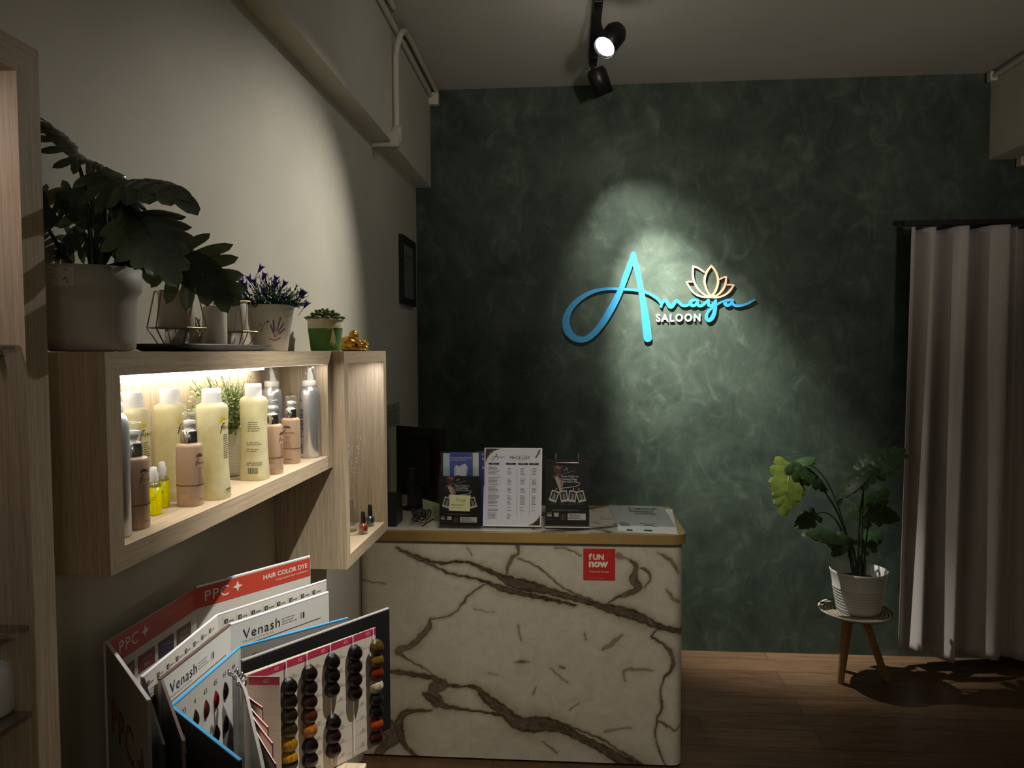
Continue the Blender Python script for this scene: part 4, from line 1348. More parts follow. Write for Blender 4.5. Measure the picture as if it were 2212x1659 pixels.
# nail polish
for px, py, x, colr, lab in ((784, 1155, -.578, 'b5432c', 'orange red nail polish bottle with black cap'), (799, 1138, -.583, '1d3d42', 'dark teal nail polish bottle with black cap')):
    z_ = .905+.0311; p = P(px, py, z=z_); x, y = p.x*1.004, p.y*1.006
    t = thing('nail_polish', (x, y, z_), lab, 'nail polish', None)
    turned(t, 'polish', [(.0085, .005), (.0115, .007), (.0122, .022), (.009, .0275), (.004, .029)], mat('nail_lacquer', colr, .15, coat=.5), seg=28)
    turned(t, 'glass_bottle', [(.0105, .0005), (.0125, .002), (.0132, .023), (.0095, .029), (.005, .031)], MT['glass'], seg=28)
    turned(t, 'cap', [(.0068, .0305), (.0066, .045), (.0056, .062), (.0045, .0635), (0, .0638)], MT['black'], seg=28)
t = thing('glass_vase', (-.628, P(766, 1146, z=.937).y-.0, .937), 'clear glass vase with a glittery twig, half hidden in the tall box', 'vase')
turned(t, 'vase_body', [(.016, .0005), (.024, .004), (.030, .03), (.024, .055), (.014, .07), (.015, .085)], MT['glass'], seg=32)
b = MB(); L = Vector(t.location); rr = random.Random(4)
for k in range(5):
    e = L+Vector((rr.uniform(0, .045), rr.uniform(-.04, .04), rr.uniform(.2, .30)))
    b.tube(smooth2([L+Vector((0, 0, .01)), L+Vector((.002*k, 0, .1)), e], 5), .0006, 5)
    for i in range(14):
        q = (L+Vector((0, 0, .1))).lerp(e, .45+.55*rr.random())+Vector((rr.uniform(-.01, .01), rr.uniform(-.01, .01), rr.uniform(-.01, .01)))
        b.ball(q, .0013, 6, 4)
b.build('glitter_twig', mat('glitter', 'd8d4cc', .2, .6), t)

# ================================================================== PLANTS
def bez(a, c, b_, n=12):
    a, b_, c = Vector(a), Vector(b_), Vector(c)
    return [a*(1-t)**2+c*2*t*(1-t)+b_*t*t for t in [i/n for i in range(n+1)]]


def leaf(mb, base, tip, n_hint, width, nl=5, w0=None, pw=2.4, arch=.12, cup=.25, a0=112, a1=28, seg=7, wav=.0, rnd=None, web=.38, prof=None):
    """lobed leaf: overlapping finger lobes along a curved midrib"""
    rnd = rnd or R
    base, tip = Vector(base), Vector(tip); ax = tip-base; L = ax.length; ax.normalize()
    n = Vector(n_hint); n = (n-ax*n.dot(ax)); n = n.normalized() if n.length > 1e-5 else ax.orthogonal().normalized()
    sd = ax.cross(n).normalized()
    w0 = w0 or L/nl*.5
    def mid(t): return base+ax*(L*t)+n*(L*arch*4*t*(1-t))
    def lobe(t0, ang, ln, hw, sgn, off):
        d = ax*math.cos(ang)+sd*sgn*math.sin(ang)
        pd = n.cross(d).normalized()
        c0 = mid(t0)+n*off
        vs = []
        for i in range(seg+1):
            s = i/seg
            wv = hw*(max(0, 1-s**pw))**.5*(1-.18*math.sin(PI*min(1, s*1.5)))
            c = c0+d*(ln*s)-n*(cup*ln*s*s)+ax*(.10*ln*s*s)
            for k in (-1, -.5, 0, .5, 1):
                vs.append(c+pd*(wv*k)-n*(abs(k)**2*wv*.18)+n*(wav*math.sin(s*9+k*4)))
        fs = [(i*5+k, i*5+k+1, (i+1)*5+k+1, (i+1)*5+k) for i in range(seg) for k in range(4)]
        mb.add(vs, fs, 0, True)
    for i in range(nl):
        t0 = .04+.80*i/nl; u = (i+.5)/nl
        ang = math.radians(a0+(a1-a0)*u)
        pf = prof(u) if prof else (.62+.38*math.sin(PI*min(1, u*1.15+.12)))
        for sgn in (1, -1):
            lobe(t0+.03*rnd.random(), ang+rnd.uniform(-.08, .08), width*pf*rnd.uniform(.9, 1.08), w0*(1+.15*math.sin(PI*u)), sgn, .0003*(i+1))
    lobe(.72, 0, L*.30, w0*1.05, 1, .0001)
    m_ = 14; vs = []
    for i in range(m_+1):
        t = i/m_; hw = width*web*(max(0, math.sin(PI*min(1, t*1.02+.03))))**.5
        for k in (-1, -.5, 0, .5, 1):
            vs.append(mid(t)+sd*(hw*k)-n*(cup*.5*hw*k*k))
    mb.add(vs, [(i*5+k, i*5+k+1, (i+1)*5+k+1, (i+1)*5+k) for i in range(m_) for k in range(4)], 0, True)
    mb.tube([mid(t) - n*.0008 for t in (0, .2, .4, .6, .8, .97)], [.0016*L/.1, .0013*L/.1, .001*L/.1, .0008*L/.1, .0005*L/.1, .0002*L/.1], 6, 1)


# philodendron on top of the long box
TZ = S1Z1+.0002
pc = Vector((-.662, P(197, 700, x=-.662).y, TZ))
pt = thing('potted_philodendron', pc, 'large dark split-leaf plant in a white planter at the near end of the box', 'potted plant')
b = MB()
b.lathe([(.92*q[0], .93*q[1]) for q in [(0, .0005), (.053, .0005), (.060, .005), (.0615, .02), (.0630, .070), (.0640, .082), (.0700, .090), (.0705, .098), (.0715, .1235), (.0685, .1235), (.066, .110), (0, .110)]], pc, 48)
b.build('planter', MT['potmatte'], pt)
b = MB(); b.lathe([(0, .103), (.0595, .103), (.0595, .104), (0, .1045)], pc, 32); b.build('soil', MT['soil'], pt)
def potfn(u, v, l):
    th = -1.42+u/.0712; r = (.0708+.0012*(v-.098)/.025)*.92+.0006+l
    return pc+Vector((math.cos(th)*r, math.sin(th)*r, v*.93))
ik = Ink(potfn)
for i in range(8): ik.rect(-.032+i*.0055, .092, -.032+(i+1)*.0055+.0001, .119, 'b5b2a8', 1)
ik.text('TRPM', -.029, .113, .0042, '55534c', lift=3); ik.lines(-.029, .109, .02, 3, .003, .001, '6a675f', 3, 3); ik.lines(-.029, .099, .009, 3, .0033, .0011, '6a675f', 4, 3)
ik.text('TKI', -.003, .113, .005, '55534c', lift=3); ik.stroke([(-.003, .1), (.001, .104), (.003, .099), (.005, .096)], .0012, '55534c', 4)
ik.build('label_sticker', pt)


def Q(px, py, dy=0.):     # point over the planter at a given depth
    return P(px, py, y=pc.y+dy)


LV = [  # base px, tip px, base dy, tip dy, normal, width, lobes
    ((170, 345), (80, 258), 0, -.02, (.25, -.35, .9), .040, 5, .35),
    ((163, 338), (283, 402), 0, .04, (.35, -.2, .9), .042, 5, .4),
    ((214, 372), (292, 474), -.05, -.05, (.75, -.55, .4), .042, 5, .3),
    ((262, 398), (412, 436), -.03, -.12, (.15, -.55, .85), .045, 5, .5),
    ((262, 405), (168, 402), .03, .05, (0, -.75, .6), .036, 4, .4),
    ((232, 492), (128, 412), .03, .04, (-.15, -.95, .25), .050, 5, .1),
    ((292, 462), (378, 610), -.05, -.13, (.45, -.85, .3), .055, 6, .25),
    ((372, 548), (512, 655), -.02, -.04, (.1, -.93, .35), .055, 6, .15),
    ((228, 488), (335, 585), .04, .06, (.1, -.95, .3), .055, 6, .1),
    ((118, 486), (60, 440), .0, -.02, (0, -.8, .6), .035, 4, .3),
    ((185, 505), (120, 560), .03, .03, (0, -.95, .3), .032, 4, .2),
]
rr = random.Random(2)
for i, (bp, tp, bd, td, nh, wd, nl, cup) in enumerate(LV):
    b = MB()
    L_ = (Q(*tp, td)-Q(*bp, bd)).length
    leaf(b, Q(*bp, bd), Q(*tp, td), nh, wd*1.12, 5, L_*.088, 3.2, .08, cup, 98, 24, 8, .0008, rr, web=.42)
    b.build('leaf', [MT['philo'], MT['darkstem']], pt)
b = MB()
for (sx_, sy_, mx, my, ex, ey, bd, ed) in ((200, 575, 196, 430, 165, 340, 0, 0), (212, 578, 225, 500, 262, 402, 0, .02), (206, 578, 200, 520, 232, 490, .01, .03), (218, 578, 250, 520, 293, 462, 0, -.02), (214, 580, 240, 540, 230, 488, .02, .04), (158, 580, 130, 540, 105, 495, 0, 0), (222, 580, 300, 560, 372, 548, .01, -.02), (200, 580, 190, 545, 185, 505, .02, .03), (215, 575, 240, 460, 214, 372, -.01, -.02)):
    pts = bez(Q(sx_, sy_, bd), Q(mx, my, (bd+ed)/2), Q(ex, ey, ed)); b.tube(pts, [.0042-.002*i/12 for i in range(13)], 8)
b.build('stems', MT['darkstem'], pt)

# tray with candles
ty0, ty1 = 1.13, P(575, 740, x=-.63).y
b = MB()
tr_out = []
xa, xb = -.722, -.602
b.lathe([(0, 0), (.50, 0), (.52, .002), (.60, .012), (.615, .0125), (.54, .0035), (0, .003)], ((xa+xb)/2, (ty0+ty1)/2, TZ+.0003), 48, a=(xb-xa)/1.23, b=(ty1-ty0)/1.23, n=6)
tag(b.build('serving_tray', MT['tray']), 'long dark grey tray holding the candles on top of the box', 'tray')


def candle_holder(x, y, label):
    t = thing('geometric_candle_holder', (x, y, TZ+.0038), label, 'candle holder', 'gold wire candle holders on the tray')
    L = Vector(t.location); b = MB(); n = 6
    rb, rm, rt = .026, .047, .034; zb_, zm, zt2 = .001, .036, .097
    ring = lambda r, z: [L+Vector((r*math.cos(2*PI*k/n+.3), r*math.sin(2*PI*k/n+.3), z)) for k in range(n)]
    A, B_, C = ring(rb, zb_+.0012), ring(rm, zm), ring(rt, zt2)
    for k in range(n):
        k2 = (k+1) % n
        for p, q in ((A[k], A[k2]), (B_[k], B_[k2]), (C[k], C[k2]), (A[k], B_[k]), (B_[k], C[k])):
            b.tube([p, q], .0012, 6)
    b.build('wire_frame', MT['brass'], t)
    b = MB(); b.lathe([(0, .0005), (.019, .0005), (.020, .027), (.018, .0335), (0, .0335)], L, 28); b.build('glass_foot', MT['glass'], t)
    b = MB(); b.lathe([(0, .034), (.027, .034), (.0285, .036), (.0285, .094), (.0265, .0965), (0, .095)], L, 36); b.build('candle', MT['wax'], t)
    b = MB(); b.tube([L+Vector((0, 0, .095)), L+Vector((.001, 0, .101))], .0008, 6); b.build('wick', MT['black'], t)
    return t


candle_holder(-.662, P(382, 700, x=-.662).y, 'gold wire candle holder with wide candle under the big leaves')
candle_holder(-.675, P(503, 700, x=-.675).y, 'gold wire candle holder beside the violet flower pot')
cx = -.648; t = thing('pillar_candle', (cx, P(464, 700, x=cx).y, TZ+.0038), 'plain white pillar candle between the two gold wire holders', 'candle')
L = Vector(t.location)
b = MB(); b.lathe([(0, 0), (.0205, 0), (.0212, .001), (.0212, .073), (.0195, .0785), (.012, .081), (0, .080)], L, 40); b.build('wax_body', MT['wax'], t)
b = MB(); b.tube([L+Vector((0, 0, .080)), L+Vector((0, .001, .085))], .0008, 6); b.build('wick', MT['black'], t)

# violet flowers
fx_ = -.655; fc = Vector((fx_, P(583, 700, x=fx_).y, TZ))
t = thing('potted_lavender', fc, 'artificial violet flowers in a white pot printed with lavender', 'potted plant')
ph = P(583, 660, y=fc.y).z-TZ
b = MB(); b.lathe([(0, .0005), (.0355, .0005), (.037, .002), (.0515, ph-.004), (.0535, ph), (.050, ph), (.048, ph-.006), (0, ph-.01)], fc, 48); b.build('pot', MT['ceramic'], t)
def lavfn(u, v, l):
    th = -.95+u/.045; r = .037+(.0515-.037)*v/ph+.0004+l
    return fc+Vector((math.cos(th)*r, math.sin(th)*r, v))
ik = Ink(lavfn); rr = random.Random(9)
for k, (u0, v0, u1, v1) in enumerate(((.0, .03, .012, .075), (0, .03, -.004, .068), (0, .03, .020, .062), (0, .03, -.010, .058), (.002, .03, .024, .05))):
    ik.stroke([(u0, v0), ((u0+u1)/2-.001, (v0+v1)/2), (u1, v1)], .0007, '6a4a58', 2)
    for i in range(8):
        s = .35+.65*i/8; x = u0+(u1-u0)*s; y = v0+(v1-v0)*s
        ik.poly([(x-.0022, y+.0005), (x, y+.002), (x+.0024, y+.001), (x+.0018, y-.0012)], '7a4a62', 3)
ik.stroke([(-.012, .028), (0, .023), (.014, .03)], .0022, 'a0503c', 3)
ik.stroke([(-.03, .04), (-.024, .055), (-.018, .062)], .001, '5a4450', 3); ik.rect(-.033, .052, -.027, .06, 'b5a7a0', 2)
ik.poly([(-.018, .062), (-.014, .066), (-.016, .06), (-.012, .063)], '33262e', 3)
ik.build('printed_lavender', t)
b = MB(); rr = random.Random(11); bf = MB()
for k in range(150):
    a = rr.uniform(0, 2*PI); rad_ = rr.random()**.6; ln = rr.uniform(.034, .066)*(1.2-.2*rad_)
    st_ = fc+Vector((math.cos(a)*rad_*.03, math.sin(a)*rad_*.03, ph-.006))
    d = Vector((math.cos(a)*rad_*1.0, math.sin(a)*rad_*1.0, 1.0-.82*rad_)).normalized()
    e = st_+d*ln
    side = d.orthogonal().normalized(); q = Matrix.Rotation(rr.uniform(0, 6), 3, d); side = q @ side
    for i in range(6):
        c = st_.lerp(e, .2+.8*i/6); sd_ = Matrix.Rotation(i*2.4, 3, d) @ side
        tp = c+(d*.8+sd_).normalized()*.013; wd = d.cross(sd_).normalized()*.0021
        b.add([c, c.lerp(tp, .5)+wd, tp, c.lerp(tp, .5)-wd], [(0, 1, 2, 3)], 0, True)
    b.tube([st_, e], .0006, 4)
b.build('foliage', MT['grass'], t)['kind'] = 'stuff'
for (px, py, sgn) in ((567, 573, 1), (572, 590, .6), (536, 597, -1), (548, 605, -.6), (520, 605, -1), (528, 612, -.8), (597, 598, .5), (598, 609, .5), (617, 607, .8), (655, 625, 1), (660, 628, 1), (667, 650, 1.2), (512, 628, -1.2), (568, 622, 0), (613, 640, .5), (518, 612, -1)):
    e = P(px, py, y=fc.y+rr.uniform(-.03, .01)); base = e-Vector((.009*sgn, .003, .016))
    d = (e-base).normalized(); bf = MB()
    u = d.orthogonal().normalized(); v = d.cross(u)
    bf.lathe([(.001, 0), (.003, .005), (.0040, .012), (.0058, .016)], base, 10, axis=d)
    for k in range(5):
        a = 2*PI*k/5; w1 = u*math.cos(a)+v*math.sin(a); w2 = u*math.cos(a+.62)+v*math.sin(a+.62); w3 = u*math.cos(a-.62)+v*math.sin(a-.62)
        bf.add([base+d*.014+w2*.0052, base+d*.020+w1*.0115, base+d*.014+w3*.0052], [(0, 1, 2)], 0, True)
    bf.tube([base-d*.02, base], .0007, 5, 1)
    bf.build('flower', [MT['violet'], MT['stem']], t)

# succulent in green wrapped pot
sx_ = -.650; s_c = Vector((sx_, P(703, 720, x=sx_).y, TZ))
t = thing('potted_succulent', s_c, 'small succulent in a pot wrapped in green cord with a raffia bow', 'potted plant')
b = MB()
pr1 = [(0, .0005), (.037, .0005), (.0385, .002)]
for i in range(26):
    z = .003+i*.0022; r = .0385+(.0455-.0385)*(z/.06); pr1 += [(r+.0007, z), (r-.0002, z+.0011)]
pr1 += [(.045, .0605)]
b.lathe(pr1, s_c, 44); b.build('green_cord_wrap', mat('green_cord', '4f7a3c', .8), t)
b = MB(); pr2 = [(.0450, .0602)]
for i in range(9):
    z = .0605+i*.0024; pr2 += [(.0468, z), (.0459, z+.0012)]
pr2 += [(.0495, .0825), (.0495, .0855), (.046, .086), (.044, .080), (0, .079)]
b.lathe(pr2, s_c, 44); b.build('cream_cord_band', mat('cream_cord', 'c7bca3', .85), t)
b = MB()
for ring_, (n, r0, el, ln, wd) in enumerate(((11, .022, .22, .030, .011), (9, .014, .5, .027, .010), (7, .008, .8, .024, .009), (4, .003, 1.2, .019, .007))):
    for k in range(n):
        a = 2*PI*k/n+ring_*.4
        d = Vector((math.cos(a)*math.cos(el), math.sin(a)*math.cos(el), math.sin(el)))
        c = s_c+Vector((math.cos(a)*r0, math.sin(a)*r0, .083+.004*ring_))+d*ln*.5
        q = d.to_track_quat('X', 'Z').to_matrix(); b.ball(c, (ln*.62, wd*1.0, .0062), 10, 8, 0, q)
b.build('rosette', MT['succ'], t)
b = MB()
bc = s_c+Vector((.030, -.034, .066))
for k in range(26):
    a = rr.uniform(-.5, .5)+(PI if k % 2 else 0)
    if k < 12:
        e = bc+Vector((.012*math.cos(a), .012*math.cos(a), .009*math.sin(a*3)+rr.uniform(-.003, .008)))
        b.tube(bez(bc, bc+Vector((.004, -.006, .008*rr.uniform(-1, 1.5))), e, 5), .0006, 5)
    else:
        an = rr.uniform(-.9, -.6)+rr.uniform(-.12, .12); e = s_c+Vector((.0415*math.cos(an), .0415*math.sin(an), rr.uniform(.004, .03)))
        b.tube(bez(bc, (bc+e)/2+Vector((.003, -.004, 0)), e, 5), .0006, 5)
b.build('raffia_bow', mat('raffia', 'cfcf9e', .7), t)

# laughing figurine
gx = -.625; gc = Vector((gx, P(764, 740, x=gx).y, TZ))
b = MB()
k_ = 1.08
def G(u, v, w_): return gc+Vector((u*.86+v*.3, -v*.86+u*.3, w_))*1
def gb(u, v, w_, r, s=14): b.ball(G(u*k_, v*k_, w_*k_), tuple(q*k_ for q in r) if isinstance(r, tuple) else r*k_, s, 10)
gb(-.016, 0, .020, (.024, .021, .020)); gb(-.006, -.002, .030, (.017, .015, .012)); gb(0, 0, .046, (.0115, .011, .0115), 18)
gb(.002, .003, .041, (.010, .010, .0065)); gb(-.0105, .002, .043, (.003, .003, .0065)); gb(.0115, .002, .043, (.003, .003, .0065))
gb(.002, .0115, .0455, .0022); gb(-.003, .0095, .0435, .0032); gb(.007, .0095, .0435, .0032); gb(.002, .010, .0385, (.0055, .0025, .0018)); gb(.002, .009, .0335, (.006, .004, .003))
gb(-.028, .006, .026, (.008, .008, .012)); gb(.012, .010, .024, (.009, .007, .007)); gb(.018, .014, .017, (.008, .007, .006))
gb(-.024, .010, .006, (.016, .014, .006)); gb(-.004, .014, .006, (.016, .010, .006)); gb(.012, .008, .007, (.013, .012, .008))
gb(.026, -.002, .014, (.016, .014, .014)); gb(.030, .004, .008, (.012, .012, .009)); gb(0, 0, .003, (.036, .018, .0035))
rr = random.Random(21)
for k in range(46):
    a = rr.uniform(0, 2*PI); e = rr.uniform(-.2, 1.3); c = (.026+.016*math.cos(a)*math.cos(e), -.002+.014*math.sin(a)*math.cos(e)+.002, .012+.016*math.sin(e))
    gb(*c, .0028, 8)
for k in range(14):
    a = -.3+k*.27; gb(.001+.0135*math.cos(a+PI), .007+.004*math.sin(a), .034-.006*math.sin(a), .0019, 8)
o = b.build('laughing_figurine', MT['figgold']); tag(o, 'small golden laughing seated figurine on the tall box', 'figurine')
md = o.modifiers.new('remesh', 'REMESH'); md.mode = 'VOXEL'; md.voxel_size = .0009; md.use_smooth_shade = True
md = o.modifiers.new('smooth', 'SMOOTH'); md.iterations = 2


# plant inside the box
bx_ = -.690; bc = Vector((bx_, P(508, 1050, x=bx_).y, SZ))
t = thing('potted_bush', bc, 'bushy small-leaved artificial plant in a white ribbed pot inside the lit box', 'potted plant')
ph = .098; pr3 = [(0, .0005), (.020, .0005), (.0215, .002)]
for i in range(9):
    z = .006+i*.007; pr3 += [(.0215+z*.11, z), (.0228+z*.11, z+.003), (.0215+z*.11, z+.0055)]
pr3 += [(.0335, ph-.004), (.035, ph), (.033, ph), (.032, ph-.008), (0, ph-.009)]
b = MB(); b.lathe(pr3, bc, 40); b.build('pot', MT['potwhite'], t)
b = MB(); bp = MB(); rr = random.Random(31)
for k in range(250):
    a = rr.uniform(0, 2*PI); rad_ = rr.random()**.55
    st_ = bc+Vector((math.cos(a)*rad_*.02, math.sin(a)*rad_*.02, ph-.008))
    u_ = rr.uniform(-1, 1)
    e = Vector((bc.x+rr.uniform(-.03, .055), bc.y-.055+u_*.125, bc.z+ph+.005+.115*rr.random()**.8*(1-.45*u_*u_)))
    if e.x > -.640: e.x = -.640-rr.random()*.03
    if e.y > 1.45 and e.z < 1.392 and e.x > -.668: e.x = -.668-rr.random()*.03
    if e.x < WL+.012: e.x = WL+.012+rr.uniform(0, .01)
    if e.z > 1.406: e.z = 1.406-rr.random()*.03
    tgt = bp if rr.random() < .35 else b
    tgt.tube([st_, st_.lerp(e, .5)+Vector((0, 0, .004)), e], .0006, 4)
    for i in range(12):
        c = st_.lerp(e, .25+.75*i/12); dd = (e-st_).normalized(); sd_ = Matrix.Rotation(i*2.2+rr.random(), 3, dd) @ dd.orthogonal().normalized()
        tip_ = c+(dd*.6+sd_).normalized()*rr.uniform(.006, .0095); wd = dd.cross(sd_).normalized()*.0023
        if tip_.x < WL+.009: continue
        tgt.add([c, c.lerp(tip_, .35)+wd*.8, c.lerp(tip_, .75)+wd*.8, tip_, c.lerp(tip_, .75)-wd*.8, c.lerp(tip_, .35)-wd*.8], [(0, 1, 2, 3, 4, 5)], 0, True)
b.build('foliage', MT['bush'], t)['kind'] = 'stuff'
o = bp.build('pale_foliage', MT['bushpale'], t); o['kind'] = 'stuff'; o['label'] = 'paler cream green sprigs'

# ================================================================== MONSTERA ON STOOL
SC = P(1848, 1319, y=3.22); SC.y = 3.22; seatz = SC.z
stl = thing('plant_stool', (SC.x, SC.y, 0), 'small three-legged wooden stool with a striped round woven top', 'stool')
b = MB(); b.lathe([(0, seatz-.016), (.125, seatz-.014), (.146, seatz-.002), (.149, seatz+.006), (.146, seatz+.007), (.140, seatz+.001), (0, seatz-.001)], (SC.x, SC.y, 0), 56)
def striped():
    m = mat('striped_weave', 'b9ae9a', .8); nt = m.node_tree
    tc = nt.nodes.new('ShaderNodeTexCoord'); vm = nt.nodes.new('ShaderNodeVectorMath'); vm.operation = 'LENGTH'
    mp = nt.nodes.new('ShaderNodeMapping'); mp.inputs['Scale'].default_value = (1, 1, 0); nt.links.new(tc.outputs['Object'], mp.inputs[0]); nt.links.new(mp.outputs[0], vm.inputs[0])
    n = noise(m, 30, 3); ma = nt.nodes.new('ShaderNodeMath'); ma.operation = 'MULTIPLY_ADD'; ma.inputs[1].default_value = 450
    m3 = nt.nodes.new('ShaderNodeMath'); m3.operation = 'MULTIPLY'; m3.inputs[1].default_value = 2.5; nt.links.new(n.outputs['Fac'], m3.inputs[0])
    nt.links.new(vm.outputs['Value'], ma.inputs[0]); nt.links.new(m3.outputs[0], ma.inputs[2])
    s = nt.nodes.new('ShaderNodeMath'); s.operation = 'SINE'; nt.links.new(ma.outputs[0], s.inputs[0])
    nt.links.new(ramp(m, s.outputs[0], [(.35, 'c3b9a6'), (.6, '4a4038')]), bsdf(m).inputs['Base Color']); return m
b.build('woven_top', striped(), stl)
f1, f2 = P(1815, 1475, z=0), P(1915, 1470, z=0)
t1, t2 = P(1832, 1342, z=seatz-.014), P(1872, 1342, z=seatz-.014)
f3 = Vector((SC.x+.01, SC.y+.17, 0)); t3 = Vector((SC.x, SC.y+.05, seatz-.014))
for f_, t_ in ((f1, t1), (f2, t2), (f3, t3)):
    f_ = Vector(f_); t_ = Vector((t_.x, max(t_.y, SC.y-.07) if t_ is not t3 else t_.y, seatz-.012))
    b = MB(); b.tube([f_+Vector((0, 0, .0)), f_.lerp(t_, .1), t_], [.0145, .0155, .0165], 14); b.build('leg', MT['woodleg'], stl)

mp_ = Vector((SC.x+.01, SC.y, seatz+.001))
mon = thing('potted_monstera', mp_, 'split-leaf monstera in a white ribbed pot on the small wooden stool', 'potted plant')
rh = P(1852, 1229, y=SC.y).z-mp_.z
pr4 = [(0, .0005), (.082, .0005), (.086, .003)]
for i in range(8):
    z = .012+i*.0125; r = .086+z*.165
    pr4 += [(r, z), (r+.0028, z+.004), (r+.0026, z+.007), (r+.0005, z+.0105)]
pr4 += [(.113, rh-.012), (.1165, rh), (.1125, rh), (.104, rh-.05), (0, rh-.052)]
b = MB(); b.lathe(pr4, mp_, 56); b.build('pot', MT['potwhite'], mon)
b = MB(); b.lathe([(0, rh-.051), (.1035, rh-.051), (.103, rh-.049), (0, rh-.045)], mp_, 36); b.build('soil', MT['soil'], mon)


def Qm(px, py, dy=0.): return P(px, py, y=SC.y+dy)


MLV = [
    ((1706, 1004), (1690, 1112), .12, .0, (.1, -.85, .5), .092, 5, .05),
    ((1712, 1000), (1790, 1060), .02, .03, (.1, -.5, .85), .07, 5, .5),
    ((1722, 1005), (1760, 988), .05, .09, (.0, -.2, .95), .05, 4, .3),
    ((1868, 1020), (1952, 972), .0, .02, (-.2, -.6, .75), .085, 6, .15),
    ((1880, 1008), (1806, 1082), -.04, -.08, (-.5, -.3, .8), .062, 5, .5),
    ((1858, 1122), (1915, 1060), .06, .1, (-.1, -.95, .2), .065, 4, .1),
    ((1880, 1105), (1942, 1122), -.02, -.04, (.05, -.85, .5), .055, 4, .1),
    ((1832, 1166), (1738, 1152), -.05, -.08, (-.1, -.55, .8), .058, 5, .45),
    ((1828, 1160), (1800, 1200), -.06, -.1, (.1, -.85, .5), .045, 4, .3),
    ((1760, 1112), (1718, 1140), .1, .1, (-.2, -.8, .5), .045, 4, .3),
    ((1862, 1180), (1905, 1150), .08, .12, (.3, -.6, .7), .05, 4, .3),
]
rr = random.Random(6)
for bp_, tp, bd, td, nh, wd, nl, cup in MLV:
    b = MB(); B0, T0 = Qm(*bp_, bd), Qm(*tp, td); L_ = (T0-B0).length
    leaf(b, B0, T0, nh, wd, nl, L_/nl*.50, 7, .07, cup, 122, 35, 9, .001, rr, web=.74)
    b.build('leaf', [MT['monstlit' if bp_ == (1706, 1004) else 'monst'], MT['stem']], mon)
b = MB()
pb0 = mp_+Vector((0, 0, rh-.05))
for mx, my, ex, ey, ed, dx in ((1830, 1060, 1706, 1004, .12, -.02), (1800, 975, 1722, 1005, .05, -.01), (1862, 1100, 1868, 1020, 0, .01), (1850, 1080, 1880, 1008, -.04, .0), (1862, 1180, 1858, 1122, .06, .015), (1870, 1160, 1880, 1105, -.02, .02), (1850, 1170, 1832, 1166, -.05, -.01), (1845, 1180, 1828, 1160, -.06, 0), (1820, 1080, 1760, 1112, .1, -.02), (1860, 1200, 1862, 1180, .08, .02)):
    b.tube(bez(pb0+Vector((dx, 0, 0)), Qm(mx, my, ed/2), Qm(ex, ey, ed), 14), [.005-.0028*i/14 for i in range(15)], 8)
b.tube([pb0, pb0+Vector((.002, 0, .11))], [.014, .009], 10); b.tube([pb0+Vector((.022, 0, 0)), pb0+Vector((.026, 0, .09))], [.01, .006], 10)
b.build('stems', MT['stem'], mon)

# ================================================================== SIDE TABLE AND COLOUR CHARTS
TBZ = .658
tc_ = P(792, 1648, z=TBZ)
tb = thing('side_table', ((WL+tc_.x)/2, 1.14, 0), 'light wood side table whose corner shows below the colour charts', 'table')
b = MB(); b.box(WL+.003, tc_.x, .86, tc_.y, TBZ-.022, TBZ); b.build('table_top', MT['oaky'], tb, .002)
for x_, y_ in ((WL+.03, .89), (tc_.x-.03, .89), (WL+.03, tc_.y-.03), (tc_.x-.03, tc_.y-.03)):
    b = MB(); b.box(x_-.018, x_+.018, y_-.018, y_+.018, 0, TBZ-.022); b.build('leg', MT['oakz'], tb)


def panel(root, name, A, B, z0, z1, th, m, side=1, edge=None):
    """upright card from A to B (xy); th grows away from the face seen by the viewer"""
    A, B = Vector((A.x, A.y, z0)), Vector((B.x, B.y, z0)); d = (B-A).normalized(); n = Vector((d.y, -d.x, 0))*side
    b = MB(); b.prism([A, B, B-n*th, A-n*th], (0, 0, z1-z0))
    if edge:
        b.box(0, 0, 0, 0, 0, 0) if False else None
    o = b.build(name, m, root)
    fn = lambda u, v, l, A=A, d=d, n=n: A+d*u+Vector((0, 0, z1-z0+v))+n*(l+.0001)
    return o, fn, (B-A).length


def edge_strip(root, A, B, z1, th, m, side=1, name='edge_binding'):
    A, B = Vector((A.x, A.y, z1)), Vector((B.x, B.y, z1)); d = (B-A).normalized(); n = Vector((d.y, -d.x, 0))*side
    b = MB(); b.prism([A+n*.0004, B+n*.0004, B-n*(th+.0004), A-n*(th+.0004)], (0, 0, .0022)); return b.build(name, m, root)


def XY(px, py, z): return P(px, py, z=z)


Z0B = TBZ+.0006
# --- PPC board
zt = 1.005
F0, A_, H_, E_ = XY(318, 1515, zt), XY(228, 1388, zt), XY(425, 1268, zt), XY(670, 1202, zt)
ppc = thing('colour_chart_board', (A_.x, A_.y, Z0B), 'rearmost red and white PPC hair colour chart board leaning by the wall', 'colour chart')
th = .004
red, wht = 'b8402f', 'd9d4cc'


def star(ik, u, v, s, c, lift=3):
    pts = []
    for k in range(8):
        a = k*PI/4+PI/2; r = s if k % 2 == 0 else s*.38
        pts.append((u+r*math.cos(a), v+r*math.sin(a)))
    ik.poly(pts, c, lift)


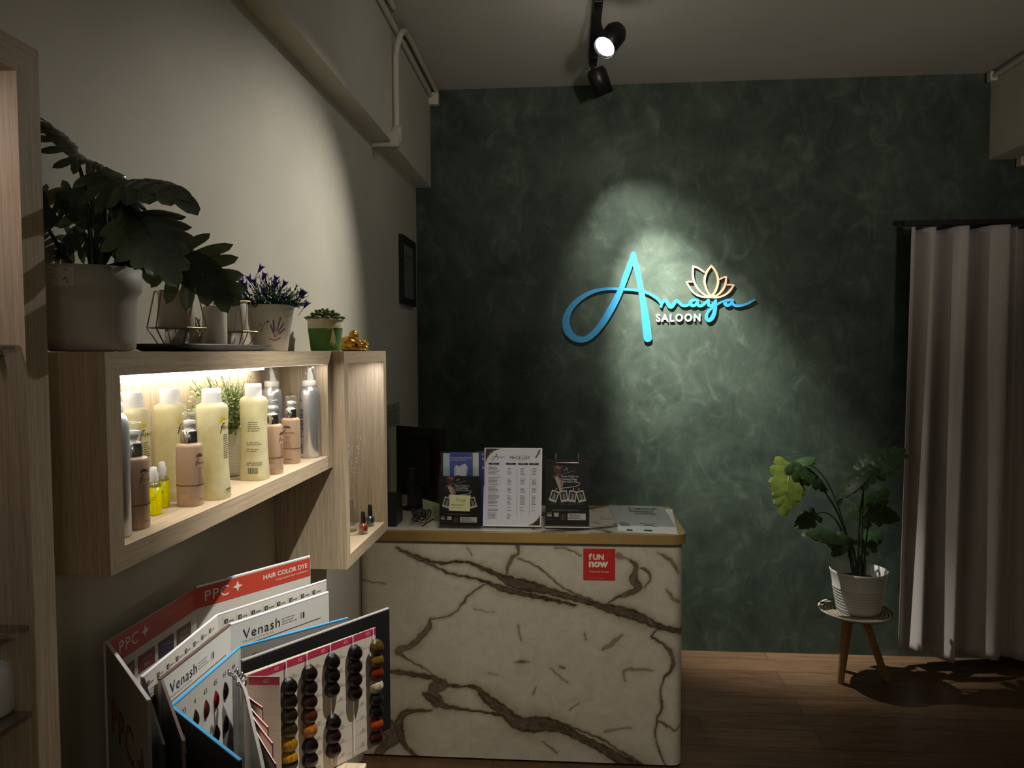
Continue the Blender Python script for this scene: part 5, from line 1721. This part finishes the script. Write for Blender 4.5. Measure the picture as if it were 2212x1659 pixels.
o, fn, L_ = panel(ppc, 'middle_panel', A_, H_, Z0B, zt, th, MT['board'])
ik = Ink(fn); bd = .042
ik.rect(.003, -bd, L_, -.001, red, 1)
ik.text('PPC', .030, -.031, .028, wht, space=1.15, bold=.006); star(ik, .101, -.02, .011, wht)
ik.text('HAIR COLOR DYE', L_-.012, -.02, .012, 'd0786a', 'RIGHT', bold=.01)
for i, (c_, s_) in enumerate((('6b4238', 'Balanced'), ('6e2030', 'Intense Red'), ('2a2140', 'Violet'), ('5a3f36', 'Warm Nature'))):
    u = .022+i*.058
    ik.rect(u, -.085, u+.048, -.056, c_, 1); ik.text(s_.split()[0], u+.024, -.069, .010, 'a89a94', 'CENTER'); 
    if ' ' in s_: ik.text(s_.split()[1], u+.024, -.080, .010, 'a89a94', 'CENTER')
ik.lines(.02, -.11, .2, 3, .015, .002, '8a857d', 3, 2)
ik.build('printed_chart', ppc)
o, fn, L_ = panel(ppc, 'right_panel', H_, E_, Z0B, zt, th, MT['board'])
ik = Ink(fn)
ik.rect(0, -bd, L_-.001, -.0025, red, 1)
ik.text('PPC', .014, -.031, .028, wht, space=1.15, bold=.006); star(ik, .085, -.02, .011, wht)
ik.text('HAIR COLOR DYE', L_-.008, -.022, .0135, wht, 'RIGHT', bold=.02); ik.text('Unique active color conditioner', L_-.008, -.031, .0062, wht, 'RIGHT')
for i, (c_, s_) in enumerate((('8a3d30', 'Intensive'), ('4a2a26', 'Balanced'), ('c23c34', 'Beauty'))):
    u = .03+i*.062; ik.rect(u, -.092, u+.05, -.068, c_, 1); ik.text(s_, u+.025, -.084, .0125, 'e0d8d0', 'CENTER', bold=.01)
ik.text('PPC', .212-.005, -.083, .02, '1e1c1c', bold=.02, space=1.1)
star(ik, .255 if L_ > .26 else L_-.012, -.072, .007, '1e1c1c')
ik.build('printed_chart', ppc)
o, fn, L_ = panel(ppc, 'left_flap', F0, A_, Z0B, zt, th, MT['boardback'], side=-1)
# lettering on the outside of the flap, read from hinge to free edge
F0v, Av = Vector((F0.x, F0.y, 0)), Vector((A_.x, A_.y, 0)); dF = (F0v-Av).normalized(); nF = Vector((dF.y, -dF.x, 0))
if nF.dot(-Av) < 0: nF = -nF
ik = Ink(lambda u, v, l: Vector((A_.x, A_.y, zt))+dF*u+Vector((0, 0, v))+nF*(l+.0002))
ik.text('PPC', .03, -.125, .075, '7a3a30', bold=.01, space=1.15); star(ik, .215, -.105, .03, '6a342c')
ik.build('outside_lettering', ppc)
edge_strip(ppc, F0, A_, zt-.0005, th, MT['paper'], -1); edge_strip(ppc, H_, E_, zt-.0005, th, MT['paper'])

# --- second white chart (small boxes heading)
zt = .965; th = .003
G0, A_, H_, E_ = XY(352, 1610, zt), XY(307, 1464, zt), XY(471, 1329, zt), XY(705, 1254, zt)
ch2 = thing('colour_chart_board', (A_.x, A_.y, Z0B), 'white swatch chart with rows of small numbers, right in front of the red board', 'colour chart')
for (a, c_, nm) in ((A_, H_, 'left_panel'), (H_, E_, 'right_panel')):
    o, fn, L_ = panel(ch2, nm, a, c_, Z0B, zt, th, MT['board'])
    ik = Ink(fn)
    for i in range(8):
        u = .012+i*(L_-.02)/8
        ik.rect(u, -.020, u+.008, -.012, '4a3a30', 1); ik.text(str(i+3), u+.0025, -.0185, .0065, 'd8d4cc', lift=3)
        ik.lines(u+.010, -.018, .014, 1, .1, .002, '6a665e', i+3, 2)
        ik.rect(u-.003, -.2, u-.0025, -.006, '9c988e', 1)
        ik.lines(u+.006, -.036, .012, 1, .1, .0018, '6a665e', i+9, 2); ik.rect(u, -.037, u+.002, -.034, '3a3028', 1)
    ik.rect(.003, -.0275, L_-.003, -.0270, '9c988e', 1)
    ik.build('printed_chart', ch2)
    for i in range(7):
        u = .02+i*(L_-.03)/7
        for j in range(4):
            v = -.056-j*.05
            c0_ = fn(u, v, 0); d_ = (fn(1, 0, 0)-fn(0, 0, 0)).normalized(); n_ = (fn(0, 0, 1)-fn(0, 0, 0)).normalized()
            b = MB(); b.prism([c0_, c0_+d_*.012, c0_+d_*.010+Vector((0, 0, .016)), c0_+d_*.002+Vector((0, 0, .016))], n_*.004)
            b.build('hair_swatch', hair(['1a1014', '2a1618', '241410', '30201a'][(i+j) % 4]), o)
b = MB(); edge_strip(ch2, H_, E_, zt-.0005, th, MT['paper']); edge_strip(ch2, A_, H_, zt-.0005, th, MT['paper'])
panel(ch2, 'left_flap', G0, A_, Z0B, zt, th, MT['blackcard'], side=-1)

# --- Venash chart
zt = .9466; th = .005
G0, A_, H_, E_ = XY(393, 1601, zt), XY(347, 1469, zt), XY(499, 1350, zt), XY(710, 1280, zt)
ch3 = thing('colour_chart_board', (A_.x, A_.y, Z0B), 'white Venash hair colour chart between the numbered chart and the blue-edged chart', 'colour chart')
for (a, c_, nm, nums) in ((A_, H_, 'left_panel', ['5/99', '6/99', '7/99', '8/99', '9/99']), (H_, E_, 'right_panel', ['5/66', '6/66', '7/66', '8/66'])):
    o, fn, L_ = panel(ch3, nm, a, c_, Z0B, zt, th, MT['board'])
    ik = Ink(fn)
    ik.text('Venash', .024, -.034, .026, '2e2c30', space=1.12); ik.text('P R O F E S S I O N A L', .024, -.041, .0052, '7a787c', sx=1.3)
    ik.lines(.11, -.022, .045, 3, .005, .0012, '8a888c', 3, 2); ik.rect(.155, -.034, .1565, -.022, '2e2c30', 1); ik.rect(.160, -.034, .164, -.022, '2e2c30', 1)
    ik.rect(.022, -.0475, L_-.022, -.0462, '3a383c', 1)
    for i, s_ in enumerate(nums):
        u = .03+i*.042; ik.text(s_, u, -.062, .0085, '3a383c', bold=.02); ik.lines(u-.001, -.068, .02, 2, .004, .0012, '7a787c', i+2, 2)
    ik.build('printed_chart', ch3)
    for i in range(len(nums)):
        for j in range(3):
            u = .03+i*.042; v = -.094-j*.05
            c0_ = fn(u, v, 0); d_ = (fn(1, 0, 0)-fn(0, 0, 0)).normalized(); n_ = (fn(0, 0, 1)-fn(0, 0, 0)).normalized()
            b = MB(); b.prism([c0_, c0_+d_*.016, c0_+d_*.013+Vector((0, 0, .018)), c0_+d_*.003+Vector((0, 0, .018))], n_*.004); b.build('hair_swatch', hair(['201014', '3a1420', '281018', '1c1216'][(i+j) % 4]), o)
edge_strip(ch3, H_, E_, zt-.0005, th, MT['paper']); edge_strip(ch3, A_, H_, zt-.0005, th, ink('5c4640'))
panel(ch3, 'left_flap', G0, A_, Z0B, zt, .004, ink('6a5c58'), side=-1)


# --- blue edged chart
def tuft(root, c, U, V, N, w_, h, dep, m, name='hair_swatch', tip=1):
    """pad of hair, pointed at the top when tip is 1, a broad loop when 0"""
    b = MB(); nu, nv = 12, 10; vs = []
    for j in range(nv+1):
        s = j/nv
        if tip: ww = math.sin(PI*min(1, s*.93+.07))**.6*(1-.55*s*s)
        else: ww = (max(0, math.sin(PI*(s*.94+.03))))**.5*(1-.22*s)
        for i in range(nu+1):
            a = PI*i/nu
            bulge = math.sin(a)**.8*dep*(math.sin(PI*(s*.9+.08))**.6)
            vs.append(c+U*(-math.cos(a)*w_/2*ww+(.12*w_*(1-s) if not tip else 0))+V*(s*h)+N*(bulge+.0002))
    fs = [(j*(nu+1)+i, j*(nu+1)+i+1, (j+1)*(nu+1)+i+1, (j+1)*(nu+1)+i) for j in range(nv) for i in range(nu)]
    b.add(vs, fs, 0, True); return b.build(name, m, root)


zt = .907; th = .004; blu = ink('3f9ad0', .4)
G0, A_, H_, E_ = XY(516, 1645, zt), XY(370, 1529, zt), XY(520, 1398, zt), XY(752, 1336, zt)
ch4 = thing('colour_chart_board', (A_.x, A_.y, Z0B), 'blue-edged swatch chart numbered 33 to 77 with teardrop hair samples', 'colour chart')
cols = ['8a5a1c', '33200f', '5e2416', '8c1420', '120f14', '1c1414']
cols2 = ['3a2418', '241410', '120f10', '3c1018', '141218', '1c1014']
for (a, c_, nm, nums) in ((A_, H_, 'left_panel', ['33', '4', '43', '45', '61', '66']), (H_, E_, 'right_panel', ['71', '72', '75', '77', '6', '10'])):
    o, fn, L_ = panel(ch4, nm, a, c_, Z0B, zt, th, ink('b4b2ac', .3) if nm == 'left_panel' else ink('85837f', .3))
    ik = Ink(fn)
    for i, s_ in enumerate(nums):
        u = .035+i*.0335 if nm == 'left_panel' else .028+i*.035
        ik.text(s_, u, -.026, .0125, '4a4a4e', 'CENTER')
    ik.build('printed_numbers', ch4)
    U_ = (fn(1, 0, 0)-fn(0, 0, 0)).normalized(); N_ = (fn(0, 0, 1)-fn(0, 0, 0)).normalized()
    for j in range(4):
        for i in range(6):
            u = .035+i*.0335 if nm == 'left_panel' else .028+i*.035
            cc = (cols, cols2, cols2, cols)[j][i]
            if j == 1 and i < 2: continue
            if i == 5 and nm == 'left_panel': continue
            tuft(o, fn(u, -.066-j*.060, 0), U_, Vector((0, 0, 1)), N_, .015, .030, .006, hair(cc))
edge_strip(ch4, A_, H_, zt-.0005, th, blu); edge_strip(ch4, H_, E_, zt-.0005, th, blu)
o, fn, L_ = panel(ch4, 'left_flap', G0, A_, Z0B, zt, th, MT['blackcard'], side=-1)
edge_strip(ch4, G0, A_, zt-.0005, th, blu, -1)
dF = (Vector((G0.x, G0.y, 0))-Vector((A_.x, A_.y, 0))).normalized(); nF = Vector((dF.y, -dF.x, 0)); Av = Vector((A_.x, A_.y, 0))
if nF.dot(-Av) < 0: nF = -nF
ik = Ink(lambda u, v, l: Vector((A_.x, A_.y, zt))+dF*u+Vector((0, 0, v))+nF*(l+.0002))
ik.text('ENTIR', .012, -.050, .036, 'c9c6c0', sx=.42, bold=.03); ik.build('outside_lettering', ch4)

# --- black ring book with strings of hair loops
zt = P(841, 1315, y=1.50).z; zbk = P(848, 1600, y=1.50).z
E_ = P(841, 1315, y=1.50); A_ = XY(524, 1429, zt)
bk = thing('swatch_ring_book', (A_.x, A_.y, Z0B), 'open black ring book of glossy hair loops, nearest the camera among the charts', 'swatch book')
zbk = max(zbk, Z0B)
o, fn, L_ = panel(bk, 'right_cover', A_, E_, Z0B, zt, .006, MT['blackcard'])
edge_strip(bk, A_, E_, zt-.0005, .006, ink('8d8a86'))
S0 = XY(501, 1440, zt); 
zc = zt-.012
Hn = XY(526, 1456, zc)
n0_, n1_, n2_, n3_ = XY(501, 1452, zc), XY(527, 1492, zc), XY(563, 1650, zc), XY(580, 1760, zc)
pts = smooth2([(n0_.x, n0_.y), ((n0_.x*.6+n1_.x*.4), (n0_.y*.6+n1_.y*.4)), (n1_.x, n1_.y), ((n1_.x+n2_.x)/2, (n1_.y+n2_.y)/2), (n2_.x, n2_.y), (n3_.x, n3_.y)], 6)
b = MB(); n = len(pts)
vs = [(x, y, z) for z in (Z0B, zc) for x, y in pts]+[(x+.004, y+.002, z) for z in (Z0B, zc) for x, y in pts]
fs = [(i, i+1, n+i+1, n+i) for i in range(n-1)]; b.add(vs, fs, 0, True)
b.add(vs, [(2*n+i+1, 2*n+i, 3*n+i, 3*n+i+1) for i in range(n-1)], 1, True); b.add(vs, [(n+i, n+i+1, 3*n+i+1, 3*n+i) for i in range(n-1)], 2)
b.build('left_cover', [MT['silvertin'], MT['blackcard'], ink('8d8a86')], bk)
# ring mechanism
b = MB(); hx, hy = (n0_.x+n1_.x)/2+.004, (n0_.y+n1_.y)/2+.004
ra, rb_ = XY(508, 1452, zc+.003), XY(523, 1482, zc-.002)
for c in (XY(503, 1454, zc), XY(513, 1462, zc), XY(521, 1476, zc)):
    b.tube([Vector((c.x, c.y, zc-.010))+Vector((.008*math.cos(t), .006*math.sin(t), .010+.006*math.sin(2*t))) for t in [i*2*PI/16 for i in range(16)]], .0022, 8, closed=True)
b.tube([Vector((ra.x, ra.y, zc-.004)), Vector((rb_.x, rb_.y, zc-.004)), Vector((rb_.x, rb_.y, zc-.03))], .003, 8)
b.build('ring_clasp', MT['chrome'], bk)
# turned pages
for k, (px, py) in enumerate(((568, 1527), (580, 1570), (590, 1605), (597, 1650))):
    e = XY(px, py, zc-.004); h0 = XY(527+k, 1458+2*k, zc-.002)
    d = Vector((e.x-h0.x, e.y-h0.y, 0)); nn_ = Vector((d.y, -d.x, 0)).normalized()
    b = MB(); pts = []
    for i in range(13):
        s = i/12; q = Vector((h0.x, h0.y, 0))+d*s+nn_*(.014*math.sin(PI*s)*(1-.3*s)); pts.append(q)
    n = 13; zz = [Z0B+.002, zc-.009, zc-.004]
    vs = [(q.x, q.y, z) for z in zz for q in pts]+[(q.x+nn_.x*.0014, q.y+nn_.y*.0014, z) for z in zz for q in pts]
    for j in range(2):
        b.add(vs, [(j*n+i, j*n+i+1, (j+1)*n+i+1, (j+1)*n+i) for i in range(n-1)], j, True)
        b.add(vs, [(3*n+j*n+i+1, 3*n+j*n+i, 3*n+(j+1)*n+i, 3*n+(j+1)*n+i+1) for i in range(n-1)], j, True)
    b.add(vs, [(2*n+i, 2*n+i+1, 5*n+i+1, 5*n+i) for i in range(n-1)], 0); b.add(vs, [(n-1, 2*n-1, 5*n-1, 4*n-1), (2*n-1, 3*n-1, 6*n-1, 5*n-1)], 2)
    b.build('turned_page', [ink('e3d2c4'), ink('b03050'), ink('5a2030')], bk)
# stepped pages, each with its string of loops at the free edge
P5 = XY(811, 1354, zc); dirp = Vector((P5.x-Hn.x, P5.y-Hn.y, 0)); Lp = dirp.length; dirp.normalize(); nrm = Vector((dirp.y, -dirp.x, 0))
zpb_ = Z0B+.002


def page_u(px):     # where the sight line of column px crosses the page plane
    d = M3 @ np.array([(px-IW/2)/F, (IH/2-1450)/F, -1.0])
    A2 = np.array([[dirp.x, -d[0]], [dirp.y, -d[1]]]); s, _ = np.linalg.solve(A2, np.array([-Hn.x, -Hn.y])); return float(s)


def page_z(px, py):
    u = page_u(px); q = Vector((Hn.x, Hn.y, 0))+dirp*u
    d = M3 @ np.array([(px-IW/2)/F, (IH/2-py)/F, -1.0]); return CH+d[2]*(q.y/d[1])


DK, DR, OL, GD, BR, OR_, CRM, RD, BK = '140c0c', '2a0c0e', '4a3c10', '8c6410', '3a1a10', '9a3c14', 'b8ae94', '7c1226', '0d0d10'
columns = [
    (811, 804, [(1380, 'top', [OL, '6a5414', '6a200c', CRM, '16181c', BK, OR_, '320e0a', '160c0e', BK])]),
    (763, 759, [(1393, '', [DK, DK, '1e0a10', '1c080e'])]),
    (714, 709, [(1411, '', ['14100e', '120e0c', '1c0c10']), (1542, '', [DK, DR, '240a10', RD])]),
    (664, 657, [(1435, '', ['17100c', '1c100a', '281408', '4a2410', 'a8642c']), (1591, '', [DK, '1e0c0a', '5a2010'])]),
    (613, 611, [(1462, '', ['0f0e0c', '1a160e', '241c0c', '33280e', '9a7016', 'a87a18']), (1627, '', ['14100c', '3a2410'])]),
]
for k, (pxe, pxc, groups) in enumerate(columns):
    u1 = page_u(pxe); off = .0016*(k+1)
    A3 = Vector((Hn.x, Hn.y, 0))+nrm*off; B3 = A3+dirp*u1
    A3.z = B3.z = 0
    o, fn, L_ = panel(bk, 'page', A3, B3, zpb_, zc, .0012, ink('bdb3a6', .35))
    ik = Ink(fn)
    ik.rect(.004, -.0135, L_, -.001, 'a82848', 1)
    ik.text('60', L_-.024, -.010, .009, 'd88090', bold=.02)
    uc = page_u(pxc)
    for j in range(9):
        v = -.035-j*.0275
        if zc+v < zpb_+.01: break
        ik.rect(max(0, L_-.055), v, L_, v+.0004, 'a09688', 1); ik.text(['4.4', '5.5', '6.5', '7.4', '8.3', '9.1', '5.43', '6.41', '7.43'][(j+k) % 9], uc-.030, v+.004, .0048, '4a4442'); ik.lines(uc-.034, v+.0015, .016, 1, .1, .0009, '6a625e', j, 2)
    ik.build('printed_codes', o)
    tip0 = fn(uc, 0, .003); b = MB(); b.tube([tip0, Vector((tip0.x, tip0.y, zpb_+.01))], .0009, 6); b.build('string', MT['paper'], o)
    q = Vector((Hn.x, Hn.y, 0))+dirp*uc; sc_ = q.y/F
    for (py0, _, cl) in groups:
        ztop_ = page_z(pxc, py0)
        for i, c_ in enumerate(cl):
            zi = ztop_-.0262*(i+1)-.004
            if zi < zpb_: break
            c3 = fn(uc, zi-zc, .001+.0007*(len(cl)-i))
            tuft(o, c3, dirp, Vector((0, 0, 1)), nrm, .036, .033, .013, hair(c_), 'hair_loop', 0)
# narrow foremost page, swung a little towards the viewer
B0_ = XY(604, 1461, zc-.001); A0_ = Vector((Hn.x, Hn.y, 0))+nrm*.0105
o, fn, L_ = panel(bk, 'front_page', A0_, B0_, zpb_, zc-.001, .0012, ink('c2b9ac', .35))
ik = Ink(fn); ik.rect(.003, -.0150, L_, -.001, 'a82848', 1); ik.text('60', L_*.5, -.011, .010, 'd88090', bold=.02)
for j in range(9): ik.rect(.01, -.04-j*.027, L_, -.0396-j*.027, 'a09688', 1)
ik.build('printed_codes', o)
b = MB(); c = P(815, 1352, y=1.56); star_pts = []
for k in range(5):
    a = 2*PI*k/5; q = c+dirp*(.004*math.cos(a))+Vector((0, 0, .004*math.sin(a))); b.ball(q, .0026, 8, 6)
b.build('pink_charm', ink('b84a78'), bk)
